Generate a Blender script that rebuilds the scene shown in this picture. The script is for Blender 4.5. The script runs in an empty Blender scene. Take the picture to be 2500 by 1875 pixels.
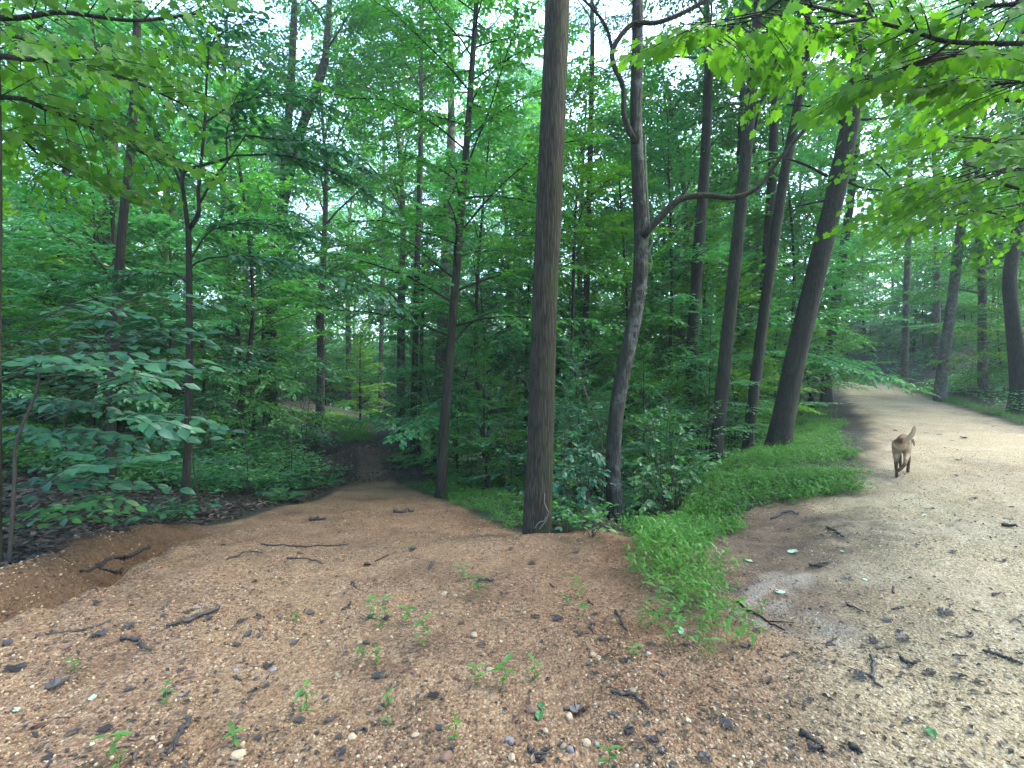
import bpy, math, random
import numpy as np
from mathutils import Vector
R = math.radians
S = bpy.context.scene
C = S.collection
rng = np.random.default_rng(7)

# ------------------------------------------------------------------ camera, sky, sun, exposure
F = 1190.0                      # focal length in pixels of the 2500 px wide photograph
CAMZ = 1.5
cam_d = bpy.data.cameras.new('camera')
cam = bpy.data.objects.new('camera', cam_d)
C.objects.link(cam)
cam.location = (0, 0, CAMZ)
cam.rotation_euler = (R(90), 0, 0)
cam_d.sensor_width = 36
cam_d.lens = F / 2500 * 36
cam_d.clip_start = 0.05
cam_d.clip_end = 2000
S.camera = cam

SUN_EL, SUN_AZ = 52, 75         # azimuth clockwise from +Y: high on the right hand side
w = bpy.data.worlds.new('World')
S.world = w
w.use_nodes = True
nt = w.node_tree
nt.nodes.clear()
sky = nt.nodes.new('ShaderNodeTexSky')
sky.sky_type = 'NISHITA'
sky.sun_disc = False
sky.sun_elevation = R(SUN_EL)
sky.sun_rotation = R(SUN_AZ)
sky.air_density = 1.0
sky.dust_density = 2.0
sky.ozone_density = 2.0
bg = nt.nodes.new('ShaderNodeBackground')
bg.inputs['Strength'].default_value = 0.15
wo = nt.nodes.new('ShaderNodeOutputWorld')
nt.links.new(sky.outputs[0], bg.inputs[0])
nt.links.new(bg.outputs[0], wo.inputs[0])

sun_d = bpy.data.lights.new('sun', 'SUN')
sun_d.energy = 1.2
sun_d.angle = R(40)
sun_d.color = (1.0, 0.95, 0.87)
sun = bpy.data.objects.new('sun', sun_d)
C.objects.link(sun)
sdir = Vector((math.sin(R(SUN_AZ)) * math.cos(R(SUN_EL)), math.cos(R(SUN_AZ)) * math.cos(R(SUN_EL)), math.sin(R(SUN_EL))))
sun.rotation_euler = (-sdir).to_track_quat('-Z', 'Y').to_euler()
sun.location = sdir * 60

S.view_settings.view_transform = 'Standard'
S.view_settings.look = 'None'
S.view_settings.exposure = 3.3
S.view_settings.gamma = 1.0
S.view_settings.use_curve_mapping = False
S.render.engine = 'CYCLES'
cy = S.cycles
cy.max_bounces = 9
cy.diffuse_bounces = 7
cy.glossy_bounces = 2
cy.transmission_bounces = 5
cy.volume_bounces = 0
cy.transparent_max_bounces = 4
cy.caustics_reflective = False
cy.caustics_refractive = False
cy.sample_clamp_indirect = 6.0
cy.use_adaptive_sampling = True
cy.adaptive_threshold = 0.01
cy.use_denoising = True
cy.denoiser = 'OPENIMAGEDENOISE'
cy.denoising_input_passes = 'RGB_ALBEDO_NORMAL'
cy.denoising_prefilter = 'NONE'

# ------------------------------------------------------------------ numpy helpers
_tab = np.random.default_rng(3).random((256, 256))

def vnoise(x, y):
    x = np.asarray(x, float); y = np.asarray(y, float)
    xi = np.floor(x).astype(int); yi = np.floor(y).astype(int)
    fx = x - xi; fy = y - yi
    fx = fx * fx * (3 - 2 * fx); fy = fy * fy * (3 - 2 * fy)
    a = _tab[xi & 255, yi & 255]; b = _tab[(xi + 1) & 255, yi & 255]
    c = _tab[xi & 255, (yi + 1) & 255]; d = _tab[(xi + 1) & 255, (yi + 1) & 255]
    return (a * (1 - fx) + b * fx) * (1 - fy) + (c * (1 - fx) + d * fx) * fy - 0.5

def fbm(x, y, f=1.0, o=4, g=0.5):
    s = 0; a = 1.0
    for k in range(o):
        s = s + a * vnoise(x * f + 17.3 * k, y * f + 9.1 * k); f *= 2.03; a *= g
    return s

def sstep(a, b, x):
    t = np.clip((x - a) / (b - a), 0, 1)
    return t * t * (3 - 2 * t)

def nrm(a):
    return a / np.maximum(np.linalg.norm(a, axis=-1, keepdims=True), 1e-9)

def catmull(pts, n):
    """n points along a smooth curve through pts (any dimension)."""
    P = np.asarray(pts, float)
    if len(P) == 2:
        t = np.linspace(0, 1, n)[:, None]
        return P[0] * (1 - t) + P[1] * t
    Q = np.vstack([2 * P[0] - P[1], P, 2 * P[-1] - P[-2]])
    out = []
    T = np.linspace(0, len(P) - 1 - 1e-9, n)
    i = T.astype(int); t = (T - i)[:, None]
    p0, p1, p2, p3 = Q[i], Q[i + 1], Q[i + 2], Q[i + 3]
    return 0.5 * (2 * p1 + (p2 - p0) * t + (2 * p0 - 5 * p1 + 4 * p2 - p3) * t ** 2 + (3 * p1 - p0 - 3 * p2 + p3) * t ** 3)

class MB:
    """collects vertices and faces, then links them as one mesh object"""
    def __init__(self):
        self.V = []; self.F = []; self.A = []; self.n = 0
    def add(self, V, faces, rnd=0.5):
        V = np.asarray(V, float).reshape(-1, 3)
        for f in (faces if isinstance(faces, list) else [faces]):
            self.F.append(np.asarray(f, int) + self.n)
        self.V.append(V)
        self.A.append(np.broadcast_to(np.asarray(rnd, float), (len(V),)))
        self.n += len(V)
    def mesh(self, name, mat=None, smooth=True):
        me = bpy.data.meshes.new(name)
        if self.n:
            V = np.vstack(self.V).astype(np.float32)
            me.vertices.add(len(V)); me.vertices.foreach_set('co', V.ravel())
            li = np.concatenate([f.ravel() for f in self.F]).astype(np.int32)
            sz = np.concatenate([np.full(len(f), f.shape[1]) for f in self.F]).astype(np.int32)
            st = np.concatenate([[0], np.cumsum(sz)[:-1]]).astype(np.int32)
            me.loops.add(len(li)); me.loops.foreach_set('vertex_index', li)
            me.polygons.add(len(sz)); me.polygons.foreach_set('loop_start', st)
            me.polygons.foreach_set('use_smooth', np.full(len(sz), smooth, dtype=bool))
            a = me.attributes.new('rnd', 'FLOAT', 'POINT')
            a.data.foreach_set('value', np.concatenate(self.A).astype(np.float32))
            me.update(calc_edges=True)
        if mat: me.materials.append(mat)
        return me
    def build(self, name, mat=None, parent=None, smooth=True):
        return link(name, self.mesh(name, mat, smooth), parent)

def link(name, me, parent=None):
    o = bpy.data.objects.new(name, me)
    C.objects.link(o)
    if parent is not None: o.parent = parent
    return o

def tag(o, label=None, cat=None, group=None, kind=None):
    if label: o['label'] = label
    if cat: o['category'] = cat
    if group: o['group'] = group
    if kind: o['kind'] = kind
    return o

def empty(name, loc, label=None, cat=None, group=None, rz=0.0, sc=1.0):
    o = bpy.data.objects.new(name, None)
    C.objects.link(o)
    o.location = loc; o.rotation_euler = (0, 0, rz); o.scale = (sc, sc, sc)
    o.empty_display_size = 0.2
    return tag(o, label, cat, group)

def tube(mb, pts, rad, seg=8, rnd=0.5, cap=True, wob=None):
    P = np.asarray(pts, float); n = len(P)
    rad = np.broadcast_to(np.asarray(rad, float), (n,))
    T = nrm(np.gradient(P, axis=0))
    ref = np.array([0, 0, 1.0]) if abs(T[0, 2]) < 0.8 else np.array([1.0, 0, 0])
    N = np.empty((n, 3)); v = ref - T[0] * (ref @ T[0]); N[0] = v / np.linalg.norm(v)
    for i in range(1, n):
        v = N[i - 1] - T[i] * (N[i - 1] @ T[i]); N[i] = v / np.linalg.norm(v)
    B = np.cross(T, N)
    a = np.linspace(0, 2 * np.pi, seg, endpoint=False)
    rr = rad[:, None] * np.ones(seg)[None]
    if wob is not None: rr = rr * wob(a, n)
    V = P[:, None] + rr[..., None] * (np.cos(a)[None, :, None] * N[:, None] + np.sin(a)[None, :, None] * B[:, None])
    V = V.reshape(-1, 3)
    i = np.arange(n - 1)[:, None] * seg; j = np.arange(seg)[None]; j2 = (j + 1) % seg
    Fq = np.stack([i + j, i + j2, i + seg + j2, i + seg + j], -1).reshape(-1, 4)
    fs = [Fq]
    if cap:
        V = np.vstack([V, P[0] - T[0] * rad[0] * .3, P[-1] + T[-1] * rad[-1] * .5])
        jj = np.arange(seg); k = n * seg
        fs.append(np.vstack([np.stack([np.full(seg, k), (jj + 1) % seg, jj], -1),
                             np.stack([np.full(seg, k + 1), (n - 1) * seg + jj, (n - 1) * seg + (jj + 1) % seg], -1)]))
    mb.add(V, fs, rnd)

# leaf outlines: (along, across, up) for a leaf of length 1
LEAF2 = (np.array([(0, 0, 0), (.42, .27, .07), (1, 0, -.07), (.42, -.27, .07)]), [np.array([(0, 1, 2), (0, 2, 3)])])
LEAF6 = (np.array([(0, 0, 0), (.28, .26, .06), (.64, .24, .03), (1, 0, -.1), (.64, -.24, .03), (.28, -.26, .06), (.3, 0, .0), (.68, 0, -.02)]),
         [np.array([(0, 1, 6), (0, 6, 5), (2, 3, 7), (7, 3, 4)]), np.array([(1, 2, 7, 6), (6, 7, 4, 5)])])
_mo = [(0, 0), (-.06, .2), (.02, .46), (.2, .33), (.3, .58), (.42, .4), (.62, .5), (.6, .26), (.8, .2), (1, 0)]
_mv = [(a, b, .03 + .1 * b - .12 * a * a) for a, b in _mo] + [(a, -b, .03 + .1 * b - .12 * a * a) for a, b in _mo[1:-1]] + [(.3, 0, -.02)]
_n = len(_mo)
_right = list(range(_n)); _left = [0] + list(range(_n, _n + _n - 2)) + [_n - 1]
_mf = [(2 * _n - 2, _right[i + 1], _right[i]) for i in range(_n - 1)] + [(2 * _n - 2, _left[i], _left[i + 1]) for i in range(_n - 1)]
MAPLE = (np.array(_mv), [np.array(_mf)])
BLADE = (np.array([(0, .05, 0), (0, -.05, 0), (.45, .12, .08), (.45, -.12, .08), (1, 0, -.16)]), [np.array([(1, 0, 2, 3)]), np.array([(3, 2, 4)])])

def leaves(mb, P, D, N, L, tpl, rnd):
    T, faces = tpl
    P = np.asarray(P); n = len(P)
    if n == 0: return
    D = nrm(D); Sd = nrm(np.cross(N, D)); N = np.cross(D, Sd)
    L = np.broadcast_to(np.asarray(L, float), (n,))
    V = P[:, None] + L[:, None, None] * (T[None, :, 0, None] * D[:, None] + T[None, :, 1, None] * Sd[:, None] + T[None, :, 2, None] * N[:, None])
    k = len(T); off = (np.arange(n) * k)[:, None, None]
    mb.add(V.reshape(-1, 3), [(f[None] + off).reshape(-1, f.shape[1]) for f in faces], np.repeat(rnd, k))

# ------------------------------------------------------------------ the lie of the land
RC = catmull([(-7, -18), (-2.5, -8.5), (2.3, -1.3), (6.45, 5.8), (12.55, 14), (18.75, 24), (27.4, 38.5), (30, 47), (28.5, 56), (24, 66), (19, 80)], 500)
RZ = np.interp(RC[:, 1], [-20, 6, 14, 24, 38.5, 47, 60, 80], [0, 0, .2, .62, 1.5, 1.75, 2.1, 2.6])
_rt = nrm(np.gradient(RC, axis=0))
YK = [-20, 0, 2, 3.5, 5, 5.9, 7, 8.5, 10, 13, 16, 19, 22, 26, 34, 60]
XLK = [-7, -5.0, -4.2, -3.8, -4.0, -4.0, -3.95, -3.9, -3.95, -4.3, -4.9, -6.2, -8.4, -11.5, -19, -50]
XRK = [0, 1.2, 1.25, 1.15, .75, .15, -.5, -1.0, -1.55, -3.05, -4.3, -5.5, -6.2, -8.5, -15, -44]
ZYK = [-20, 0, 3, 4, 5.5, 7, 10, 13, 16, 19, 22, 26, 34, 60]
ZPK = [0, 0, 0, -.06, -.22, -.42, -.85, -1.12, -1.2, -1.05, -.75, -.35, .4, 4]

def road_sd(x, y):
    """signed distance right of the road's centre line, and road height there"""
    x = np.atleast_1d(np.asarray(x, float)); y = np.atleast_1d(np.asarray(y, float))
    sd = np.empty(x.shape); z = np.empty(x.shape)
    fx, fy = x.ravel(), y.ravel(); so = sd.ravel(); zo = z.ravel()
    for a in range(0, len(fx), 20000):
        dx = fx[a:a + 20000, None] - RC[None, ::2, 0]; dy = fy[a:a + 20000, None] - RC[None, ::2, 1]
        d2 = dx * dx + dy * dy
        i = d2.argmin(1); r = np.arange(len(i)); k = i * 2
        cr = _rt[k, 1] * dx[r, i] - _rt[k, 0] * dy[r, i]
        so[a:a + 20000] = np.sign(cr) * np.sqrt(d2[r, i]); zo[a:a + 20000] = RZ[k]
    return so.reshape(x.shape), zo.reshape(x.shape)

def land(x, y):
    x = np.atleast_1d(np.asarray(x, float)); y = np.atleast_1d(np.asarray(y, float))
    sd, zr = road_sd(x, y)
    xl = np.interp(y, YK, XLK); xr = np.interp(y, YK, XRK); zp = np.interp(y, ZYK, ZPK)
    w1 = fbm(x, y, .9, 3) * .5
    dpl = np.maximum(0, xl - x); dpr = np.maximum(0, x - xr)
    dp = dpl + dpr
    dl = -sd - 1.75
    dr = sd - 1.9
    dn = np.maximum(0, np.maximum(dl, dr))
    wr = dp / (dp + dn + .02)
    z = zp * (1 - wr) + zr * wr
    # ravine between the path and the road
    d1 = x - (xr + 1.1); d2 = dl - 2.1; d3 = y - 5.3 + .25 * np.minimum(0, x - 1.0)
    ins = -np.log(np.exp(-np.clip(d1, -20, 20) * 2) + np.exp(-np.clip(d2, -20, 20) * 2) + np.exp(-np.clip(d3, -20, 20) * 2)) / 2
    ins = np.maximum(0, ins + w1 * .5)
    drop = 4.2 * (1 - np.exp(-ins * .85 / 4.2))
    z = z - drop
    # the valley's far side, the slope left of the path, the bank right of the road
    z = z + .17 * np.clip(y - 27, 0, 95) * (1 - np.exp(-np.maximum(0, dl - 1) / 9)) * (1 - np.exp(-np.maximum(0, dp - 1) / 9))
    z = z + .09 * np.maximum(0, dpl - 1.0) * sstep(0, 3, dpl)
    z = z + np.where(dr > 0, .10 * np.minimum(dr, 25) + (.15 * np.minimum(dr, 30) + 1.5 * sstep(.4, 3, dr)) * sstep(26, 38, y), 0)
    z = z + np.where((dl > 0) & (x > 15), 2.6 * sstep(.4, 3.4, dl) * sstep(37, 44, y), 0)
    # washed out gully and its clay wall along the left edge of the gravel
    g = x - (xl + .32 + .12 * np.sin(y * 2.1))
    gm = sstep(2.6, 3.4, y) * (1 - sstep(5.6, 6.4, y))
    z = z - .26 * gm * np.exp(-(g / .2) ** 2) + gm * .13 * np.exp(-((g + .42) / .2) ** 2)
    # loose gravel berms by the thick trunk, dirt heaps in the path further down
    z = z + .10 * np.exp(-((x - .35) ** 2 / .9 + (y - 5.15) ** 2 / .09)) + .07 * np.exp(-((x - 1.0) ** 2 / .25 + (y - 4.7) ** 2 / .08))
    z = z + .6 * np.exp(-((x + 5.0) ** 2 / 1.2 + (y - 16.0) ** 2 / 3.0)) + .35 * np.exp(-((x + 5.9) ** 2 / 1.5 + (y - 18.5) ** 2 / 1.2))
    off = np.minimum(1, dp / 1.5) * np.minimum(1, dn / 1.5)
    far = np.hypot(x, y)
    z = z + fbm(x, y, .35, 4) * .35 * off + fbm(x, y, 1.3, 3) * .06 * np.maximum(off, .4) + fbm(x, y, 3.2, 2) * .022 + fbm(x, y, 7, 3) * .026
    z = z + gm * (fbm(x, y, 5, 3) * .12 + np.abs(fbm(x + 9, y, 11, 2)) * .07) * np.exp(-(g / .6) ** 2)
    return z

def land1(x, y): return float(land([x], [y])[0])

def px(u, v, Y):
    return np.array([(u - 1250) / F * Y, Y, CAMZ - (v - 937.5) / F * Y])

_ys = np.concatenate([np.arange(1.3, 14, .02), np.arange(14, 60, .1)])
def gpx(u, v):
    """the point of the ground seen at pixel (u, v) of the photograph"""
    X = (u - 1250) / F * _ys; Z = CAMZ - (v - 937.5) / F * _ys
    k = np.argmax(land(X, _ys) >= Z)
    return np.array([X[k], _ys[k], Z[k]])

def inpoly(x, y, poly):
    r = np.zeros(np.shape(x), bool); n = len(poly)
    for i in range(n):
        (x1, y1), (x2, y2) = poly[i], poly[(i + 1) % n]
        c = ((y1 > y) != (y2 > y)) & (x < (x2 - x1) * (y - y1) / ((y2 - y1) + 1e-12) + x1)
        r ^= c
    return r

VERGE = [(1.08, 2.85), (1.1, 3.4), (1.3, 4.2), (1.48, 4.7), (1.25, 5.1), (1.3, 5.6), (1.85, 6.4), (2.25, 7.2), (3.2, 8.8), (4.4, 10.4), (5.8, 12.0), (8.1, 15.2), (11.3, 20.3), (13.3, 23.2),
         (14.7, 23), (12.9, 19.7), (10.6, 16), (8.7, 12.9), (6.85, 9.9), (5.35, 7.7), (4.75, 6.55), (4.2, 6.75), (3.5, 6.65), (2.9, 6.35), (2.4, 5.75), (1.98, 5.0), (1.76, 4.3), (1.48, 3.5), (1.26, 2.85)]

# ------------------------------------------------------------------ materials
def mat(name):
    m = bpy.data.materials.new(name); m.use_nodes = True
    t = m.node_tree; t.nodes.clear()
    o = t.nodes.new('ShaderNodeOutputMaterial')
    return m, t, o

def N(t, kind, **kw):
    n = t.nodes.new('ShaderNode' + kind)
    for k, v in kw.items():
        if k in n.inputs: n.inputs[k].default_value = v
        else: setattr(n, k, v)
    return n

def ramp(t, fac, stops):
    r = t.nodes.new('ShaderNodeValToRGB')
    e = r.color_ramp.elements
    while len(e) < len(stops): e.new(.5)
    for k, (p, c) in enumerate(stops):
        e[k].position = p; e[k].color = (*c, 1)
    t.links.new(fac, r.inputs[0])
    return r.outputs[0]

def mixc(t, fac, a, b, mode='MIX'):
    m = t.nodes.new('ShaderNodeMix'); m.data_type = 'RGBA'; m.blend_type = mode
    for sock, v in ((m.inputs[0], fac), (m.inputs[6], a), (m.inputs[7], b)):
        if isinstance(v, (int, float)): sock.default_value = v
        elif isinstance(v, tuple): sock.default_value = (*v, 1)
        else: t.links.new(v, sock)
    return m.outputs[2]

def math_(t, op, a, b=0.0, clamp=False):
    m = t.nodes.new('ShaderNodeMath'); m.operation = op; m.use_clamp = clamp
    for s, v in ((m.inputs[0], a), (m.inputs[1], b)):
        if isinstance(v, (int, float)): s.default_value = v
        else: t.links.new(v, s)
    return m.outputs[0]

def leaf_mat(name, dark, mid, light, trans=.42, tcol=None, gloss=.08, rough=.42):
    m, t, o = mat(name)
    at = N(t, 'Attribute', attribute_name='rnd')
    oi = N(t, 'ObjectInfo')
    f = math_(t, 'ADD', math_(t, 'MULTIPLY', at.outputs['Fac'], .72), math_(t, 'MULTIPLY', oi.outputs['Random'], .28))
    col = ramp(t, f, [(0, dark), (.5, mid), (1, light)])
    d = N(t, 'BsdfDiffuse'); t.links.new(col, d.inputs[0])
    tr = N(t, 'BsdfTranslucent')
    t.links.new(mixc(t, 1.0, col, tcol or (1.2, 1.5, .75), 'MULTIPLY'), tr.inputs[0])
    mx = N(t, 'MixShader'); mx.inputs[0].default_value = trans
    t.links.new(d.outputs[0], mx.inputs[1]); t.links.new(tr.outputs[0], mx.inputs[2])
    g = N(t, 'BsdfGlossy'); g.inputs['Roughness'].default_value = rough
    g.inputs[0].default_value = (.9, .95, 1, 1)
    fr = N(t, 'LayerWeight'); fr.inputs['Blend'].default_value = .25
    m2 = N(t, 'MixShader'); t.links.new(math_(t, 'ADD', math_(t, 'MULTIPLY', math_(t, 'POWER', fr.outputs['Facing'], 2.0), gloss * 2), gloss * .5), m2.inputs[0])
    t.links.new(mx.outputs[0], m2.inputs[1]); t.links.new(g.outputs[0], m2.inputs[2])
    t.links.new(m2.outputs[0], o.inputs[0])
    return m

def bark_mat(name, dark, light, scale=(22, 22, 4.5), moss=0.0, lichen=0.0, bump=.7, dist=.02, side=.12, mcol=(.035, .045, .013)):
    m, t, o = mat(name)
    tc = N(t, 'TexCoord')
    mp = N(t, 'Mapping'); mp.inputs['Scale'].default_value = scale
    t.links.new(tc.outputs['Object'], mp.inputs[0])
    nz = N(t, 'TexNoise', Scale=.9, Detail=6, Roughness=.65); t.links.new(mp.outputs[0], nz.inputs['Vector'])
    ds = N(t, 'VectorMath', operation='ADD'); t.links.new(mp.outputs[0], ds.inputs[0]); t.links.new(nz.outputs['Color'], ds.inputs[1])
    vo = N(t, 'TexVoronoi', feature='DISTANCE_TO_EDGE', Scale=1.0); t.links.new(ds.outputs[0], vo.inputs['Vector'])
    fur = ramp(t, vo.outputs['Distance'], [(0, (0, 0, 0)), (.25, (1, 1, 1))])
    h = math_(t, 'ADD', math_(t, 'MULTIPLY', fur, .6), math_(t, 'MULTIPLY', nz.outputs[0], .7))
    col = ramp(t, h, [(.25, dark), (.95, light)])
    big = N(t, 'TexNoise', Scale=2.2, Detail=4); t.links.new(tc.outputs['Object'], big.inputs['Vector'])
    col = mixc(t, math_(t, 'MULTIPLY', big.outputs[0], .55), col, dark)
    if lichen:
        lz = N(t, 'TexNoise', Scale=5.5, Detail=5, Roughness=.6); t.links.new(tc.outputs['Object'], lz.inputs['Vector'])
        col = mixc(t, math_(t, 'MULTIPLY', ramp(t, lz.outputs[0], [(.52, (0, 0, 0)), (.6, (1, 1, 1))]), lichen), col, (.22, .225, .20))
    if moss:
        mz = N(t, 'TexNoise', Scale=3.1, Detail=6, Roughness=.7); t.links.new(tc.outputs['Object'], mz.inputs['Vector'])
        ge = N(t, 'NewGeometry')
        sx = N(t, 'SeparateXYZ'); t.links.new(ge.outputs['Normal'], sx.inputs[0])
        f = math_(t, 'ADD', mz.outputs[0], math_(t, 'MULTIPLY', sx.outputs['X'], side))
        col = mixc(t, math_(t, 'MULTIPLY', ramp(t, f, [(.5, (0, 0, 0)), (.68, (1, 1, 1))]), moss), col, mcol)
    p = N(t, 'BsdfPrincipled'); p.inputs['Roughness'].default_value = .85
    p.inputs['Specular IOR Level'].default_value = .25
    t.links.new(col, p.inputs['Base Color'])
    b = N(t, 'Bump'); b.inputs['Strength'].default_value = bump; b.inputs['Distance'].default_value = dist
    t.links.new(h, b.inputs['Height']); t.links.new(b.outputs[0], p.inputs['Normal'])
    t.links.new(p.outputs[0], o.inputs[0])
    return m

def plain_mat(name, col, var=.25, rough=.7, scale=30, spec=.3, trans=0):
    m, t, o = mat(name)
    tc = N(t, 'TexCoord'); oi = N(t, 'ObjectInfo')
    nz = N(t, 'TexNoise', Scale=scale, Detail=4); t.links.new(tc.outputs['Object'], nz.inputs['Vector'])
    f = math_(t, 'ADD', math_(t, 'MULTIPLY', nz.outputs[0], .6), math_(t, 'MULTIPLY', oi.outputs['Random'], .4))
    a = tuple(c * (1 - var) for c in col); b = tuple(c * (1 + var) for c in col)
    p = N(t, 'BsdfPrincipled'); p.inputs['Roughness'].default_value = rough; p.inputs['Specular IOR Level'].default_value = spec
    t.links.new(ramp(t, f, [(.25, a), (.75, b)]), p.inputs['Base Color'])
    t.links.new(p.outputs[0], o.inputs[0])
    return m

M = {}
M['leaf'] = leaf_mat('green leaf', (.024, .10, .026), (.055, .21, .040), (.13, .32, .036), trans=.5)
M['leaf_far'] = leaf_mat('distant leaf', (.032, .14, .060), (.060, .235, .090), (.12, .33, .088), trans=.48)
M['leaf_yellow'] = leaf_mat('yellow green leaf', (.055, .16, .014), (.11, .27, .018), (.20, .37, .02), trans=.52)
M['leaf_shade'] = leaf_mat('dull green leaf', (.015, .072, .038), (.029, .12, .057), (.055, .175, .058), trans=.36, gloss=.07)
M['leaf_maple'] = leaf_mat('maple leaf', (.050, .145, .014), (.095, .23, .018), (.16, .32, .022), trans=.58, gloss=.03)
M['grass'] = leaf_mat('stilt grass', (.035, .12, .018), (.065, .20, .026), (.12, .28, .035), trans=.4, gloss=.05)
M['herb'] = leaf_mat('seedling leaf', (.04, .13, .025), (.07, .20, .03), (.11, .26, .04), trans=.4)
M['fern'] = leaf_mat('fern', (.025, .09, .025), (.045, .14, .032), (.07, .18, .04), trans=.4)
M['bark'] = bark_mat('brown bark', (.007, .0065, .0045), (.046, .040, .029), scale=(34, 34, 2.4), moss=.5)
M['bark_thick'] = bark_mat('furrowed bark', (.008, .007, .0045), (.072, .057, .040), scale=(48, 48, 3.0), moss=.8, bump=1.0)
M['bark_pale'] = bark_mat('lichen grey bark', (.012, .0105, .008), (.080, .072, .056), scale=(26, 26, 4), moss=.85, lichen=.28, bump=.6, side=-.26, mcol=(.016, .016, .009))
M['bark_dark'] = bark_mat('dark bark', (.007, .0065, .005), (.030, .027, .021), scale=(36, 36, 3), moss=.3)
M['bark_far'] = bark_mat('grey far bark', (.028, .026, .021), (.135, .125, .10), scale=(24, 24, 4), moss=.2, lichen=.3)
M['twig'] = plain_mat('twig bark', (.045, .036, .028), .35, .8)
M['stick'] = plain_mat('dead stick', (.035, .032, .030), .5, .6, 60)
M['vine'] = plain_mat('pale vine stem', (.15, .135, .11), .3, .7)
M['dead_leaf'] = plain_mat('dark wet leaf', (.030, .026, .028), .55, .45, 40, .5)
M['dead_leaf_brown'] = plain_mat('brown dead leaf', (.085, .055, .035), .4, .6, 40)
M['dead_leaf_purple'] = plain_mat('purple brown leaf', (.11, .055, .06), .3, .5, 40)
M['fallen_green'] = plain_mat('fallen green leaf', (.035, .12, .04), .3, .4, 40)
M['fallen_pale'] = plain_mat('pale underside leaf', (.30, .42, .30), .15, .6, 40)
M['stone'] = plain_mat('tan stone', (.28, .22, .14), .35, .8, 25)
M['stone_pink'] = plain_mat('rust stone', (.19, .11, .075), .35, .8, 25)
M['stone_grey'] = plain_mat('grey stone', (.16, .14, .14), .35, .75, 25)

def litter_mat():
    m, t, o = mat('leaf litter')
    at = N(t, 'Attribute', attribute_name='rnd')
    p = N(t, 'BsdfPrincipled'); p.inputs['Roughness'].default_value = .6
    t.links.new(ramp(t, at.outputs['Fac'], [(0, (.012, .010, .009)), (.5, (.035, .026, .019)), (.85, (.075, .05, .032)), (1, (.13, .09, .06))]), p.inputs['Base Color'])
    t.links.new(p.outputs[0], o.inputs[0])
    return m
M['litter'] = litter_mat()

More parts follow.
